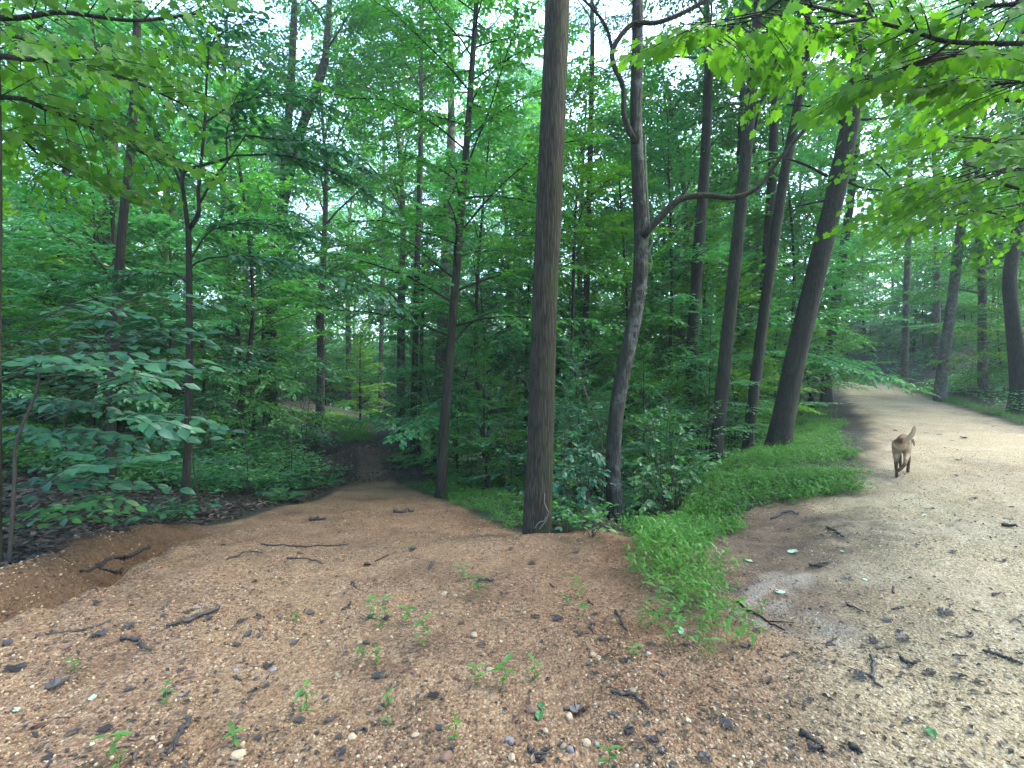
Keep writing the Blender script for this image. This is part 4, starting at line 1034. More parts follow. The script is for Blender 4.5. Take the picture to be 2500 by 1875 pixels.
# ------------------------------------------------------------------ low forest plants and ferns
g = np.random.default_rng(61)
adjL = ['dull', 'green', 'fresh light green', 'dusky']
for x, y in [(-(np.interp(y_, YK, XLK) * -1) - .35 - 5.5 * g.random() ** 1.3, y_) for y_ in 4.6 + 9 * g.random(62)]:
    k = int(g.integers(4)); u = 1250 + F * x / y
    if not -120 < u < 1000: continue
    loc = 'under the big leafed shrub' if u < 330 else 'around the foot of the forked tree' if u < 560 else 'on the dark slope left of the path'
    place_meshes('low_plant', (x, y, land1(x, y)), f'{adjL[k]} low plant {loc}, {"near the gravel" if y < 7 else "further up" if y < 10 else "well back"}', 'plant', f'low plants {loc}', low_t[k], g.random() * 6.28, .7 + .7 * g.random())
for u, v in [(1345, 1285), (1385, 1300), (1420, 1285), (1445, 1312), (1530, 1262), (1560, 1250), (1370, 1265), (1400, 1240), (1290, 1240), (1250, 1225), (1610, 1190), (1660, 1165), (1720, 1150), (1780, 1120), (1700, 1110), (1830, 1090), (1450, 1200), (1590, 1130), (1240, 1190), (1190, 1170), (1145, 1150)]:
    p = gpx(u, v); k = int(g.integers(4))
    place_meshes('low_plant', tuple(p), f'{adjL[k]} low plant on the ravine bank {"left of the thick trunk" if u < 1300 else "between the two near trunks" if u < 1500 else "right of the curved trunk" if u < 1680 else "below the row of leaning trunks"}', 'plant', 'low plants on the ravine bank', low_t[k], g.random() * 6.28, .7 + .5 * g.random())

for u, v, Y_, k, sc_, lb in ((1380, 1240, 7.2, 0, .55, 'left of the curved trunk'), (1450, 1220, 8.4, 2, .6, 'just behind the curved trunk on its left'), (1570, 1215, 8.2, 4, .6, 'just right of the curved trunk'), (1640, 1150, 9.5, 0, .7, 'between curved trunk and first dark ravine trunk'), (1360, 1180, 9.2, 3, .7, 'right behind the thick trunk'),
                           (1230, 1190, 9.8, 2, .6, 'left behind the thick trunk'), (1720, 1110, 10.8, 1, .7, 'at the foot of the mossy leaner'), (1780, 1090, 12.4, 4, .6, 'right of the mossy leaner'), (1150, 1140, 12, 0, .8, 'right of the slim pathside tree'), (1490, 1130, 11, 2, .9, 'deep in the hollow behind the curved trunk'), (1590, 1090, 12, 0, 1., 'deep in the hollow right of the curved trunk'), (1330, 1110, 12, 4, 1., 'deep in the hollow behind the thick trunk')):
    x = (u - 1250) / F * Y_
    place_meshes('sapling', (x, Y_, land1(x, Y_)), f'{adjS[k]} sapling {lb}', 'sapling', 'saplings in the hollow', sap_t[k], g.random() * 6, sc_ * 1.25)

def fern_mesh(L, q_):
    mb = MB(); n = 13
    t = np.linspace(0, 1, n)
    P = np.stack([L * t, np.zeros(n), L * (.55 * t - .6 * t * t)], -1)
    tube(mb, P, np.linspace(.004, .001, n), 3, .4, cap=False)
    PP, DD, LL = [], [], []
    for i in range(2, n):
        for s_ in (1, -1):
            PP.append(P[i]); DD.append((.45, s_, -.12)); LL.append(L * .34 * math.sin(math.pi * (t[i] * .85 + .12)))
            PP.append(P[i] - [L * .03, 0, 0]); DD.append((.45, s_, -.12)); LL.append(L * .3 * math.sin(math.pi * (t[i] * .85 + .12)))
    FT = (LEAF6[0] * [1, .55, 1], LEAF6[1])
    leaves(mb, np.array(PP), np.array(DD), np.tile([0, 0, 1.0], (len(PP), 1)) + (q_.random((len(PP), 3)) - .5) * .4, np.array(LL), FT, q_.random(len(PP)))
    return mb.mesh('frond', M['fern'], False)
fr = [fern_mesh(.5, np.random.default_rng(s)) for s in range(3)]
for (u, v), lb in (((800, 1180), 'feathery fern at the left edge of the path below the dark muddy dip'), ((745, 1195), 'second fern, half hidden behind the feathery one'), ((700, 1225), 'fern on the litter nearest the brown gravel edge'), ((690, 1180), 'dim fern higher up the left slope')):
    p = gpx(u, v); e = empty('fern', tuple(p), lb, 'fern', 'ferns left of the path')
    for j in range(8):
        o = link('frond', fr[j % 3], e); o.rotation_euler = (0, g.normal(-.25, .12), j * .8 + g.normal(0, .2)); o.scale = [.75 + .5 * g.random()] * 3

# ------------------------------------------------------------------ stuff: grass, leaf litter, undergrowth, pebbles
def grass(name, label, x, y, h, seed, nl=7):
    q_ = np.random.default_rng(seed); n = len(x)
    z = land(x, y)
    mb = MB()
    a = q_.random(n) * 6.28; tilt = .25 + .35 * q_.random(n)
    hh = h * (.55 + .7 * q_.random(n)) * (1 + .5 * fbm(x, y, 1.5, 2))
    top = np.stack([np.cos(a) * tilt * hh, np.sin(a) * tilt * hh, hh], -1)
    base_ = np.stack([x, y, z - .01], -1)
    tuft = q_.random(n) * .6 + .4 * np.clip(fbm(x, y, .9, 2) + .5, 0, 1)
    for k in range(nl):
        f = .25 + .75 * (k + .5) / nl
        p = base_ + top * f
        la = a + k * 2.5 + q_.normal(0, .5, n)
        d = np.stack([np.cos(la), np.sin(la), .25 + .3 * q_.normal(0, 1, n)], -1)
        leaves(mb, p, d, np.tile([0, 0, 1.0], (n, 1)) + (q_.random((n, 3)) - .5) * .6, (.038 + .06 * q_.random(n) ** 1.5) * (h / .2) ** .5, BLADE, np.clip(tuft + (q_.random(n) - .5) * .25, 0, 1))
    o = mb.build(name, M['grass'], None, False)
    return tag(o, label, 'grass', None, 'stuff')
q = np.random.default_rng(8)
def in_box(n, x0, x1, y0, y1): return x0 + (x1 - x0) * q.random(n), y0 + (y1 - y0) * q.random(n)
x, y = in_box(190000, .8, 15, 2.6, 23.5)
k = inpoly(x + fbm(x, y, 1.5, 3) * .55 + q.normal(0, .1, len(x)), y + fbm(x + 50, y, 1.5, 3) * .55 + q.normal(0, .1, len(x)), VERGE)
dn = np.where(y < 8, 1.0, np.where(y < 12, .65, .35)); dn = dn * np.clip(.9 + 1.3 * fbm(x, y, 1.1, 3), .25, 1) * np.where((y < 4.0), .6, 1) * np.where((x > 2.3) & (y < 6.6) & (x > 2.3), .75, 1)
k &= q.random(len(x)) < dn
grass('grass', 'dense bright green stilt grass along the left edge of the pale road', x[k], y[k], .2, 1)
x, y = in_box(26000, -6, 3, 5.4, 13)
xr_ = np.interp(y, YK, XRK); wv = fbm(x, y, 1.5, 3)
k = (x > xr_ + .02 + wv * .35) & (x < xr_ + 1.25 + wv * 1.2) & (y > 5.9 + .2 * wv) & (y < 12.2) & (q.random(len(x)) < .55)
grass('grass', 'short green grass on the bank between brown path and thick trunk', x[k], y[k], .12, 2, 5)
x, y = in_box(26000, -14, -4, 18.5, 28)
k = (x > np.interp(y, YK, XLK) + .1 + fbm(x, y, .8, 2)) & (x < np.interp(y, YK, XRK) + .1 + fbm(x, y, .8, 2)) & (y > 19.6 + fbm(x, y, .5, 2))
grass('grass', 'bright grass patch at the far end of the brown path', x[k], y[k], .22, 3, 5)
x, y = in_box(80000, 8, 26, 11, 36)
sdv, _ = road_sd(x, y)
k = (sdv > 1.85 + fbm(x, y, .8, 2) * .6) & (sdv < 2.7 + fbm(x, y, .5, 2) * 1.4) & (q.random(len(x)) < .8)
grass('grass', 'bright grass strip along the right edge of the pale road', x[k], y[k], .2, 4, 5)

def litter(name, label, x, y, L, seed, matn='litter', up=.008, tpl=LEAF2):
    q_ = np.random.default_rng(seed); n = len(x); mb = MB()
    a = q_.random(n) * 6.28
    d = np.stack([np.cos(a), np.sin(a), q_.normal(0, .25, n)], -1)
    leaves(mb, np.stack([x, y, land(x, y) + up + .012 * q_.random(n)], -1), d, np.tile([0, 0, 1.0], (n, 1)) + (q_.random((n, 3)) - .5) * 1.0, L * (.6 + .8 * q_.random(n)), tpl, q_.random(n))
    return tag(mb.build(name, M[matn], None, False), label, 'leaf litter', None, 'stuff')
x, y = in_box(60000, -14, -2, 4, 16)
k = (x < np.interp(y, YK, XLK) - .12 + fbm(x, y, 2, 2) * .3) & (x > -1.15 * y - .5) & (q.random(len(x)) < np.clip(1.4 - y / 16, .3, 1))
litter('leaf_litter', 'dark fallen leaves covering the forest floor left of the path', x[k], y[k], .08, 11)
x, y = in_box(60000, -3, 12, 5.2, 16)
sdv, _ = road_sd(x, y)
k = (x > np.interp(y, YK, XRK) + .8) & (sdv < -3.4) & ~inpoly(x, y, VERGE) & (q.random(len(x)) < .55)
litter('leaf_litter', 'dark fallen leaves and debris down the ravine slope', x[k], y[k], .08, 12)
x, y = in_box(7000, -9, -2.6, 11.5, 21)
k = (x > np.interp(y, YK, XLK) - .6) & (x < np.interp(y, YK, XRK) + .6) & (y + .5 * (-x - 4.2) > 12.6)
litter('leaf_litter', 'black muddy leaves where the path dips', x[k], y[k], .08, 13)
n = 9000
y = 1.6 + 9 * q.random(n) ** 1.4; x = (q.random(n) * 2 - 1) * (y * 1.1 + .3)
sdv, _ = road_sd(x, y)
k = (((x > np.interp(y, YK, XLK) + .2) & (x < np.interp(y, YK, XRK))) | (np.abs(sdv) < 1.7) | ((sdv < 0) & (sdv > -6) & (y < 5.3 + .35 * x) & (x > 0))) & ~inpoly(x, y, VERGE) & (fbm(x, y, 1.4, 3) + .35 > .5 * q.random(n))
litter('leaf_crumbs', 'dark crumbs of leaf and bark strewn over the gravel', x[k], y[k], .03, 17, up=.006)
# leafy ground cover further in
def cover(name, label, x, y, seed, matn, h):
    q_ = np.random.default_rng(seed); mb = MB()
    z = land(x, y); n = len(x)
    for j in range(9):
        a = q_.random(n) * 6.28; rr = .34 * np.sqrt(q_.random(n))
        p = np.stack([x + rr * np.cos(a), y + rr * np.sin(a), z + h * (.25 + .75 * q_.random(n)) * np.clip(.7 + fbm(x, y, .4, 2), .15, 1.5)], -1)
        a = q_.random(n) * 6.28
        leaves(mb, p, np.stack([np.cos(a), np.sin(a), -.2 + .2 * q_.random(n)], -1), np.tile([0, 0, 1.0], (n, 1)) + (q_.random((n, 3)) - .5) * .8, (.10 + .08 * q_.random(n)) * np.clip(y / 18, .8, 1.6), LEAF2, q_.random(n))
    return tag(mb.build(name, M[matn], None, False), label, 'undergrowth', None, 'stuff')
y = 9 + 46 * q.random(22000) ** 1.5; x = (q.random(22000) * 2 - 1) * (1.15 * y + 1)
sdv, _ = road_sd(x, y)
k = (np.abs(x) < 1.2 * y + 1) & ((sdv < -4.2) | (sdv > 2.6) | ((y > 35) & (np.abs(sdv) > 2.7))) & ((x < np.interp(y, YK, XLK) - .8) | (x > np.interp(y, YK, XRK) + 1.6)) & (fbm(x, y, .25, 3) > -.18) & ~inpoly(x, y, VERGE)
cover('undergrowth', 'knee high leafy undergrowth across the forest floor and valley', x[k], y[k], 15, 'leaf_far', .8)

n_w = 150000
y = 39 + 62 * q.random(n_w) ** 1.2; x = (q.random(n_w) * 2 - 1) * (1.15 * y + 3)
q_ = np.random.default_rng(16); sdv, _ = road_sd(x, y)
hh = 3.0 + 14 * np.clip(.5 + fbm(x, y, .12, 3) * 1.3, 0, 1.2)
zz = land(x, y) + hh * q_.random(n_w) ** .8
k = (np.abs(sdv) > 5) & (fbm(x * .6 + zz * .35, y * .6 - zz * .3, .35, 3) > -.28)
mb = MB(); a = q_.random(n_w) * 6.28
leaves(mb, np.stack([x, y, zz], -1)[k], np.stack([np.cos(a), np.sin(a), -.25 + .3 * q_.normal(0, 1, n_w)], -1)[k], (np.array([0, 0, 1.0]) + (q_.random((n_w, 3)) - .5) * 1.2)[k], (.32 + .3 * q_.random(n_w))[k], LEAF2, q_.random(n_w)[k])
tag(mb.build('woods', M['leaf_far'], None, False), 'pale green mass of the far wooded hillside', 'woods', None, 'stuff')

# pebbles: geometry-node instances, nobody could count them
def pebble_mat():
    m, t, o = mat('pebbles')
    oi = N(t, 'ObjectInfo'); at = N(t, 'Attribute', attribute_type='INSTANCER', attribute_name='pale')
    a = ramp(t, oi.outputs['Random'], [(0, (.045, .028, .017)), (.35, (.175, .105, .058)), (.7, (.285, .187, .108)), (.92, (.40, .31, .19)), (1, (.47, .41, .29))])
    b = ramp(t, oi.outputs['Random'], [(0, (.10, .07, .04)), (.35, (.29, .225, .13)), (.7, (.43, .35, .22)), (1, (.6, .53, .39))])
    p = N(t, 'BsdfPrincipled'); p.inputs['Roughness'].default_value = .75; p.inputs['Specular IOR Level'].default_value = .35
    t.links.new(mixc(t, 1.0, mixc(t, at.outputs['Fac'], a, b), (.88, .87, .86), 'MULTIPLY'), p.inputs['Base Color']); t.links.new(p.outputs[0], o.inputs[0])
    return m
M['pebble'] = pebble_mat()
def pebbles(name, label, x, y, sc, pale, seed):
    q_ = np.random.default_rng(seed); n = len(x)
    me = bpy.data.meshes.new(name); me.vertices.add(n)
    z = land(x, y)
    me.vertices.foreach_set('co', np.stack([x, y, z + sc * .1], -1).astype(np.float32).ravel())
    for an, ty, va in (('sc', 'FLOAT_VECTOR', sc[:, None] * (.6 + .8 * q_.random((n, 3))) * [1, 1, .75]), ('rot', 'FLOAT_VECTOR', q_.random((n, 3)) * [.8, .8, 6.28]), ('pale', 'FLOAT', pale)):
        a = me.attributes.new(an, ty, 'POINT'); a.data.foreach_set('vector' if 'VEC' in ty else 'value', np.asarray(va, np.float32).ravel())
    me.materials.append(M['pebble'])
    o = link(name, me)
    ng = bpy.data.node_groups.new('pebble scatter', 'GeometryNodeTree')
    ng.interface.new_socket('Geometry', in_out='INPUT', socket_type='NodeSocketGeometry'); ng.interface.new_socket('Geometry', in_out='OUTPUT', socket_type='NodeSocketGeometry')
    n_ = ng.nodes; gi = n_.new('NodeGroupInput'); go = n_.new('NodeGroupOutput')
    ico = n_.new('GeometryNodeMeshIcoSphere'); ico.inputs['Radius'].default_value = .5; ico.inputs['Subdivisions'].default_value = 1
    sm = n_.new('GeometryNodeSetMaterial'); sm.inputs['Material'].default_value = M['pebble']
    io = n_.new('GeometryNodeInstanceOnPoints')
    def na(nm, ty):
        k_ = n_.new('GeometryNodeInputNamedAttribute'); k_.data_type = ty; k_.inputs[0].default_value = nm; return k_.outputs[0]
    ng.links.new(ico.outputs[0], sm.inputs[0]); ng.links.new(sm.outputs[0], io.inputs['Instance'])
    m2p = n_.new('GeometryNodeMeshToPoints'); ng.links.new(gi.outputs[0], m2p.inputs[0]); ng.links.new(m2p.outputs[0], io.inputs['Points'])
    e2r = n_.new('FunctionNodeEulerToRotation'); ng.links.new(na('rot', 'FLOAT_VECTOR'), e2r.inputs[0]); ng.links.new(e2r.outputs[0], io.inputs['Rotation'])
    ng.links.new(na('sc', 'FLOAT_VECTOR'), io.inputs['Scale'])
    ng.links.new(io.outputs[0], go.inputs[0])
    md = o.modifiers.new('scatter', 'NODES'); md.node_group = ng
    return tag(o, label, 'gravel', None, 'stuff')
n = 130000
y = 1.5 + 7.0 * q.random(n) ** 1.5; x = (q.random(n) * 2 - 1) * (y * 1.12 + .3)
sdv, _ = road_sd(x, y)
pale = np.clip(sstep(3.3, 2.0, -sdv + fbm(x, y, 1.2, 4) * .5), 0, 1)
onp = (x > np.interp(y, YK, XLK) + np.where((y > 2.8) & (y < 6.2), -.25, .1)) & (x < np.interp(y, YK, XRK) + .05)
onr = (np.abs(sdv) < 1.75) | ((y < 6.4) & (sdv > -6) & (y < 5.3 + .35 * x) & (x > 0))
clump = np.clip(.42 + fbm(x, y, 1.6, 4) * 1.7, .04, 1)
k = (onp | onr) & ~inpoly(x, y, VERGE) & (q.random(n) < clump * np.where(pale > .5, .6, 1.0))
sc_ = (.005 + .013 * q.random(n) ** 2.5) * np.where((x < np.interp(y, YK, XLK) + .5) & (y < 6.3), 1.35, 1) + .02 * (q.random(n) > .985) * q.random(n)
pebbles('gravel', 'loose brown and tan gravel strewn over the fork', x[k], y[k], sc_[k], pale[k], 21)

# ------------------------------------------------------------------ countable small things on the gravel
g = np.random.default_rng(101)
def seedling(u, v, hpx, label, kind=0):
    p = gpx(u, v); H = hpx * p[1] / F
    q_ = np.random.default_rng(int(u * 7 + v))
    e = empty('seedling', tuple(p), label, 'seedling', 'seedlings sprouting from the gravel')
    ln = np.array([q_.normal(0, .1) * H, q_.normal(0, .1) * H, H])
    mb = MB(); P_ = catmull([(0, 0, -.01), ln * .5 + [.01, 0, 0], ln], 6); tube(mb, P_, [.0022, .002, .002, .0018, .0015, .001], 5); mb.build('stem', M['herb'], e)
    a = q_.random() * 6
    for j in range(3 + kind):
        f = 1 - j * .27
        if f < .15: break
        for s_ in range(2):
            an = a + j * 1.57 + s_ * 3.14 + q_.normal(0, .25)
            d = np.array([math.cos(an), math.sin(an), .35 - .5 * q_.random()])
            L_ = H * (.62 - .08 * j) * (.8 + .4 * q_.random())
            mb = MB(); leaves(mb, np.array([along(P_, f)]), d[None], np.array([[0, 0, 1.0]]) + (q_.random((1, 3)) - .5) * .5, L_, (OVAL[0] * [1, .85 if kind == 0 else .6, 1], OVAL[1]), np.array([q_.random()]))
            mb.build('leaf', M['herb'], e)
for u, v, h, lb, kd in ((1168, 1462, 55, 'tall bright seedling with toothed leaves alone on the ridge of the gravel', 0), (928, 1530, 60, 'bushiest dark green seedling of the trio in mid gravel', 1), (904, 1512, 45, 'smaller seedling leaning against the bushiest one', 1), (986, 1527, 45, 'four leaved pale seedling between two darker ones', 0),
                     (1030, 1578, 62, 'upright narrow leaved seedling right of the four leaved one', 1), (880, 1615, 32, 'tiny sprig left of a greyish sprout', 0), (917, 1618, 38, 'greyish thin leaved sprout below the seedling trio', 1), (1161, 1672, 45, 'small yellowish seedling left of the broad glossy one', 0), (1220, 1684, 62, 'broad glossy leaved seedling in the lower middle', 0),
                     (1300, 1660, 45, 'spiky narrow leaved tuft right of the glossy seedling', 1), (746, 1738, 60, 'light green seedling with reddish leaf crowd in lower left of middle', 1), (942, 1730, 34, 'faint small sprout above a lone dark leaf', 0), (943, 1778, 26, 'pale rosette sprout near the bottom middle', 0), (1108, 1806, 55, 'narrow leaved bottom seedling next to a dark curled leaf', 1),
                     (723, 1522, 26, 'little sprout left of the trio beside a black leaf', 0), (289, 1872, 78, 'large long leaved plant at the bottom left border', 1), (566, 1828, 50, 'seedling with a wilted brown foot near the bottom left', 0), (400, 1722, 40, 'grassy sprout beside a dark leaf on the left gravel', 1), (180, 1644, 32, 'single yellow green sprout on the left gravel', 0),
                     (1610, 1492, 62, 'silvery leaved seedling left of the trailing grass', 0), (1646, 1515, 34, 'small round leaved sprout below the silvery seedling', 0), (1412, 1462, 45, 'thin grassy seedling right of the gravel ridge', 1), (1381, 1478, 26, 'little pale three leaved sprout', 0), (1421, 1505, 30, 'seedling with a blackened leaf below the thin grassy one', 0),
                     (1545, 1612, 42, 'tangled sprout over a shiny black leaf', 1), (1730, 1602, 42, 'bright low seedling at the edge of the pale road', 0), (1632, 1580, 48, 'grassy sprout left of the road edge seedling', 1), (1478, 1880, 60, 'grass sprig at the bottom border', 1), (1560, 1530, 36, 'thin sprout by a leaning stick', 1), (1125, 1420, 38, 'greyish weed patch near the ridge', 1), (1690, 1490, 40, 'last sprout of the trailing grass', 1)):
    seedling(u, v, h, lb, kd)

# dead leaves: curled, lobed or oval, each lying on the ground
def dl_mesh(seed, maple, matn):
    q_ = np.random.default_rng(seed); T, faces = MAPLE if maple else OVAL
    V = T.copy(); V[:, 1] *= .8 + .5 * q_.random()
    V[:, 2] = np.abs(V[:, 1]) * (.05 + .45 * q_.random()) + .12 * (q_.random() - .3) * (V[:, 0] - .5) ** 2 * 3 + (q_.random(len(V)) - .5) * .09
    V[:, 0] -= .45; V[:, 2] -= V[:, 2].min() - .02
    mb = MB(); mb.add(V, [f.copy() for f in faces], q_.random())
    me = mb.mesh('dead_leaf', M[matn], False); return me
dlm = [dl_mesh(s, s % 2, ['dead_leaf', 'dead_leaf', 'dead_leaf_brown', 'dead_leaf'][s % 4]) for s in range(10)]
pur = [dl_mesh(s + 40, s % 2, 'dead_leaf_purple') for s in range(3)]
grn = [dl_mesh(s + 60, 0, 'fallen_green') for s in range(2)]; pal = [dl_mesh(s + 70, s % 2, 'fallen_pale') for s in range(3)]
def tilt_on(p, yaw):
    e_ = .05
    zx = (land1(p[0] + e_, p[1]) - land1(p[0] - e_, p[1])) / (2 * e_); zy = (land1(p[0], p[1] + e_) - land1(p[0], p[1] - e_)) / (2 * e_)
    n_ = Vector((-zx, -zy, 1)).normalized()
    from mathutils import Quaternion
    return (n_.to_track_quat('Z', 'Y') @ Quaternion((0, 0, 1), yaw)).to_euler()
def ground_leaf(u, v, wpx, label, meshes, group, name='dead_leaf', cat='leaf'):
    p = gpx(u, v); o = link(name, meshes[int(g.integers(len(meshes)))])
    p[2] = land1(p[0], p[1])
    o.location = (p[0], p[1], p[2] + .006); o.rotation_euler = tilt_on(p, g.random() * 6.28); o.scale = [wpx * p[1] / F * (.62 + .2 * g.random())] * 3
    return tag(o, label, cat, group)
DL = 'dark dead leaves on the gravel'
for u, v, s, lb in ((927, 1652, 46, 'black crumpled leaf below the greyish sprout'), (1060, 1702, 42, 'black leaf left of centre at the bottom, lying flat'), (806, 1760, 36, 'black leaf speckled with gravel near the light green seedling'), (731, 1763, 38, 'black leaf at the foot of the light green seedling'),
                    (1072, 1782, 40, 'dark curled leaf touching the narrow leaved bottom seedling'), (1175, 1575, 34, 'blackish lobed leaf right of the seedling trio'), (758, 1502, 30, 'black folded leaf beside the little left sprout'), (895, 1576, 26, 'dark teal leaf under the bushiest seedling'), (1128, 1523, 34, 'grey brown folded leaf on the middle gravel'),
                    (1412, 1740, 44, 'slate coloured star shaped leaf at the bottom right of middle'), (1498, 1750, 46, 'pale grey lobed leaf right of the star shaped one'), (1773, 1772, 58, 'large black star leaf on the road edge'), (1535, 1797, 34, 'small black leaf above a heap of dark leaves'), (1560, 1832, 50, 'biggest dark leaf of the bottom heap'), (1592, 1812, 44, 'upper leaf of the bottom heap, tilted'),
                    (1614, 1845, 44, 'long curled leaf right of the bottom heap'), (1508, 1820, 40, 'ragged leaf left of the bottom heap'), (1724, 1860, 60, 'wide black leaf mat cut by the bottom border'), (1524, 1620, 42, 'shiny black leaf under the tangled sprout'), (1309, 1508, 34, 'dark upright leaf on the slope of the gravel ridge'), (1361, 1515, 34, 'twisted dark leaf right of the upright one'),
                    (1330, 1543, 30, 'round black leaf below the twisted one'), (1437, 1627, 28, 'black lobed leaf in the middle of the right gravel'), (1330, 1588, 24, 'small black leaf on the brown slope'), (1673, 1578, 34, 'dark leaf by the grassy sprout'), (1873, 1667, 44, 'black patch of leaf on the pale road'), (1825, 1582, 36, 'dull leaf at the border of the pale road'),
                    (2098, 1660, 44, 'curled grey leaf left of the forked twig'), (2110, 1583, 34, 'flat oval leaf above the forked twig'), (2195, 1545, 30, 'dark leaf upper middle of the near road'), (2205, 1565, 38, 'dark ragged leaf just below another on the road'), (2310, 1500, 40, 'broad flat dark leaf on the right road'), (2270, 1645, 46, 'folded grey leaf right of the forked twig'),
                    (2340, 1655, 50, 'large matted leaf on the right road'), (2215, 1773, 26, 'small black clump on the road'), (2290, 1725, 42, 'dark flat leaf on the lower right road'), (2370, 1800, 34, 'dark leaf near the bottom right'), (2105, 1800, 38, 'bluish dark leaf on the lower road'), (1930, 1828, 34, 'grey stone like leaf left of the stubby stick'),
                    (2165, 1520, 34, 'dark leaf left of the broad flat one'), (2480, 1515, 30, 'dark leaf at the right border'), (140, 1676, 52, 'black crumpled leaf on the left gravel'), (95, 1555, 34, 'black leaf at far left beside a thin twig'), (180, 1797, 56, 'long dark leaf in the lower left'), (95, 1777, 46, 'folded grey leaf near the left border'), (258, 1786, 40, 'brown folded leaf in the lower left'),
                    (240, 1556, 40, 'grey brown leaf right of the thin branch'), (118, 1860, 40, 'black leaf at the bottom left corner'), (20, 1580, 40, 'black leaf cut by the left border'), (410, 1700, 30, 'dark leaf leaning on the grassy sprout'), (655, 1635, 34, 'dark curled leaf left of the greyish sprout'), (440, 1640, 28, 'black leaf on the left middle gravel'), (580, 1580, 30, 'dark lobed leaf left of the trio'),
                    (590, 1520, 30, 'brown curled leaf below the thick stick'), (320, 1532, 34, 'flat grey leaf left of the thick stick'), (38, 1640, 50, 'long wet leaf near the left border'), (1290, 1712, 26, 'small slate leaf above the purple stone'), (1255, 1860, 34, 'black shard of leaf near the bottom middle'), (690, 1842, 34, 'black leaf at the bottom left of middle'), (835, 1838, 38, 'dark leaf on bottom gravel below the speckled one')):
    ground_leaf(u, v, s, lb, dlm, DL)
ground_leaf(570, 1465, 26, 'purple leaf above the thick stick', pur, None); ground_leaf(163, 1590, 26, 'purple red leaf on the left gravel', pur, None); ground_leaf(1009, 1650, 28, 'purple lobed leaf right of the black crumpled one', pur, None)
ground_leaf(985, 1645, 28, 'purple grey leaf touching the purple lobed one', pur, None)
ground_leaf(1322, 1735, 52, 'upper glossy dark green fallen leaf beside the purple stone', grn, None, 'fallen_leaf'); ground_leaf(1316, 1758, 56, 'lower glossy dark green fallen leaf beside the purple stone', grn, None, 'fallen_leaf')
ground_leaf(226, 1713, 42, 'pale green upturned leaf in the left gravel', pal, None, 'fallen_leaf'); ground_leaf(40, 1745, 36, 'pale green upturned leaf at the left border', pal, None, 'fallen_leaf'); ground_leaf(2272, 1795, 60, 'large green fallen leaf on the lower right road', grn, None, 'fallen_leaf')
ground_leaf(1905, 1448, 46, 'pale leaf propped on the muddy rut', pal, None, 'fallen_leaf'); ground_leaf(1828, 1372, 36, 'pale leaf left of the muddy rut', pal, None, 'fallen_leaf'); ground_leaf(1938, 1352, 34, 'pale green leaf right above the muddy rut', pal, None, 'fallen_leaf'); ground_leaf(2112, 1420, 26, 'pale leaf fragment in the middle of the road', pal, None, 'fallen_leaf')
ground_leaf(2258, 1260, 24, 'pale leaf on the road below the dog', pal, None, 'fallen_leaf'); ground_leaf(2055, 1348, 20, 'whitish leaf on the rusty road patch', pal, None, 'fallen_leaf'); ground_leaf(1662, 1548, 40, 'mint green leaf beside the grassy sprout', pal, None, 'fallen_leaf')
for i in range(120):     # small ones that nothing tells apart
    u = 20 + 2460 * g.random(); v = 1330 + 520 * g.random() ** 1.3
    if u < 520 and v < 1480: continue
    if 1560 < u < 1900 and v < 1500: continue
    rd = u > 1900 + (1875 - v) * -.5 + 150
    ground_leaf(u, v, 16 + 12 * g.random(), 'small dark leaf scrap lying flat on the pale road' if rd else 'small dark leaf scrap lying flat on the brown gravel', dlm, 'leaf scraps on the pale road' if rd else 'leaf scraps on the brown gravel')
for i in range(26):
    u = 2080 + 410 * g.random(); v = 1000 + 330 * g.random()
    if v < 1010 + 0 * u or (u < 2140 and v < 1230): continue
    p = gpx(u, v); s_, _ = road_sd([p[0]], [p[1]])
    if abs(s_[0]) > 1.6: continue
    ground_leaf(u, v, 12 + 10 * g.random(), 'tiny dark leaf scrap on the pale road around the dog', dlm, 'leaf scraps around the dog')

def twig(pxs, w, label, group='sticks lying on the gravel', matn='stick', sides=()):
    pts = [gpx(u, v) for u, v in pxs]; base_ = pts[0].copy()
    r = w * base_[1] / F / 2
    P_ = catmull(pts, 14); P_[:, 2] = land(P_[:, 0], P_[:, 1]) + r * .7
    P_[:, 2] += np.abs(g.normal(0, r * .5, 14)); P_[:, :2] += g.normal(0, r * .5, (14, 2))
    mb = MB(); tube(mb, P_ - base_, np.linspace(r, r * .55, 14) * (1 + .25 * g.normal(0, .6, 14).clip(-1, 1)), 7)
    for f, a, l in sides:
        p = along(P_, f); d = nrm(P_[-1] - P_[0]); ca, sa = math.cos(a), math.sin(a)
        d2 = np.array([d[0] * ca - d[1] * sa, d[0] * sa + d[1] * ca, .25])
        tube(mb, np.array([p, p + d2 * l * .5, p + d2 * l]) - base_, [r * .6, r * .45, r * .2], 5)
    o = mb.build('stick', M[matn]); o.location = base_
    return tag(o, label, 'stick', group)
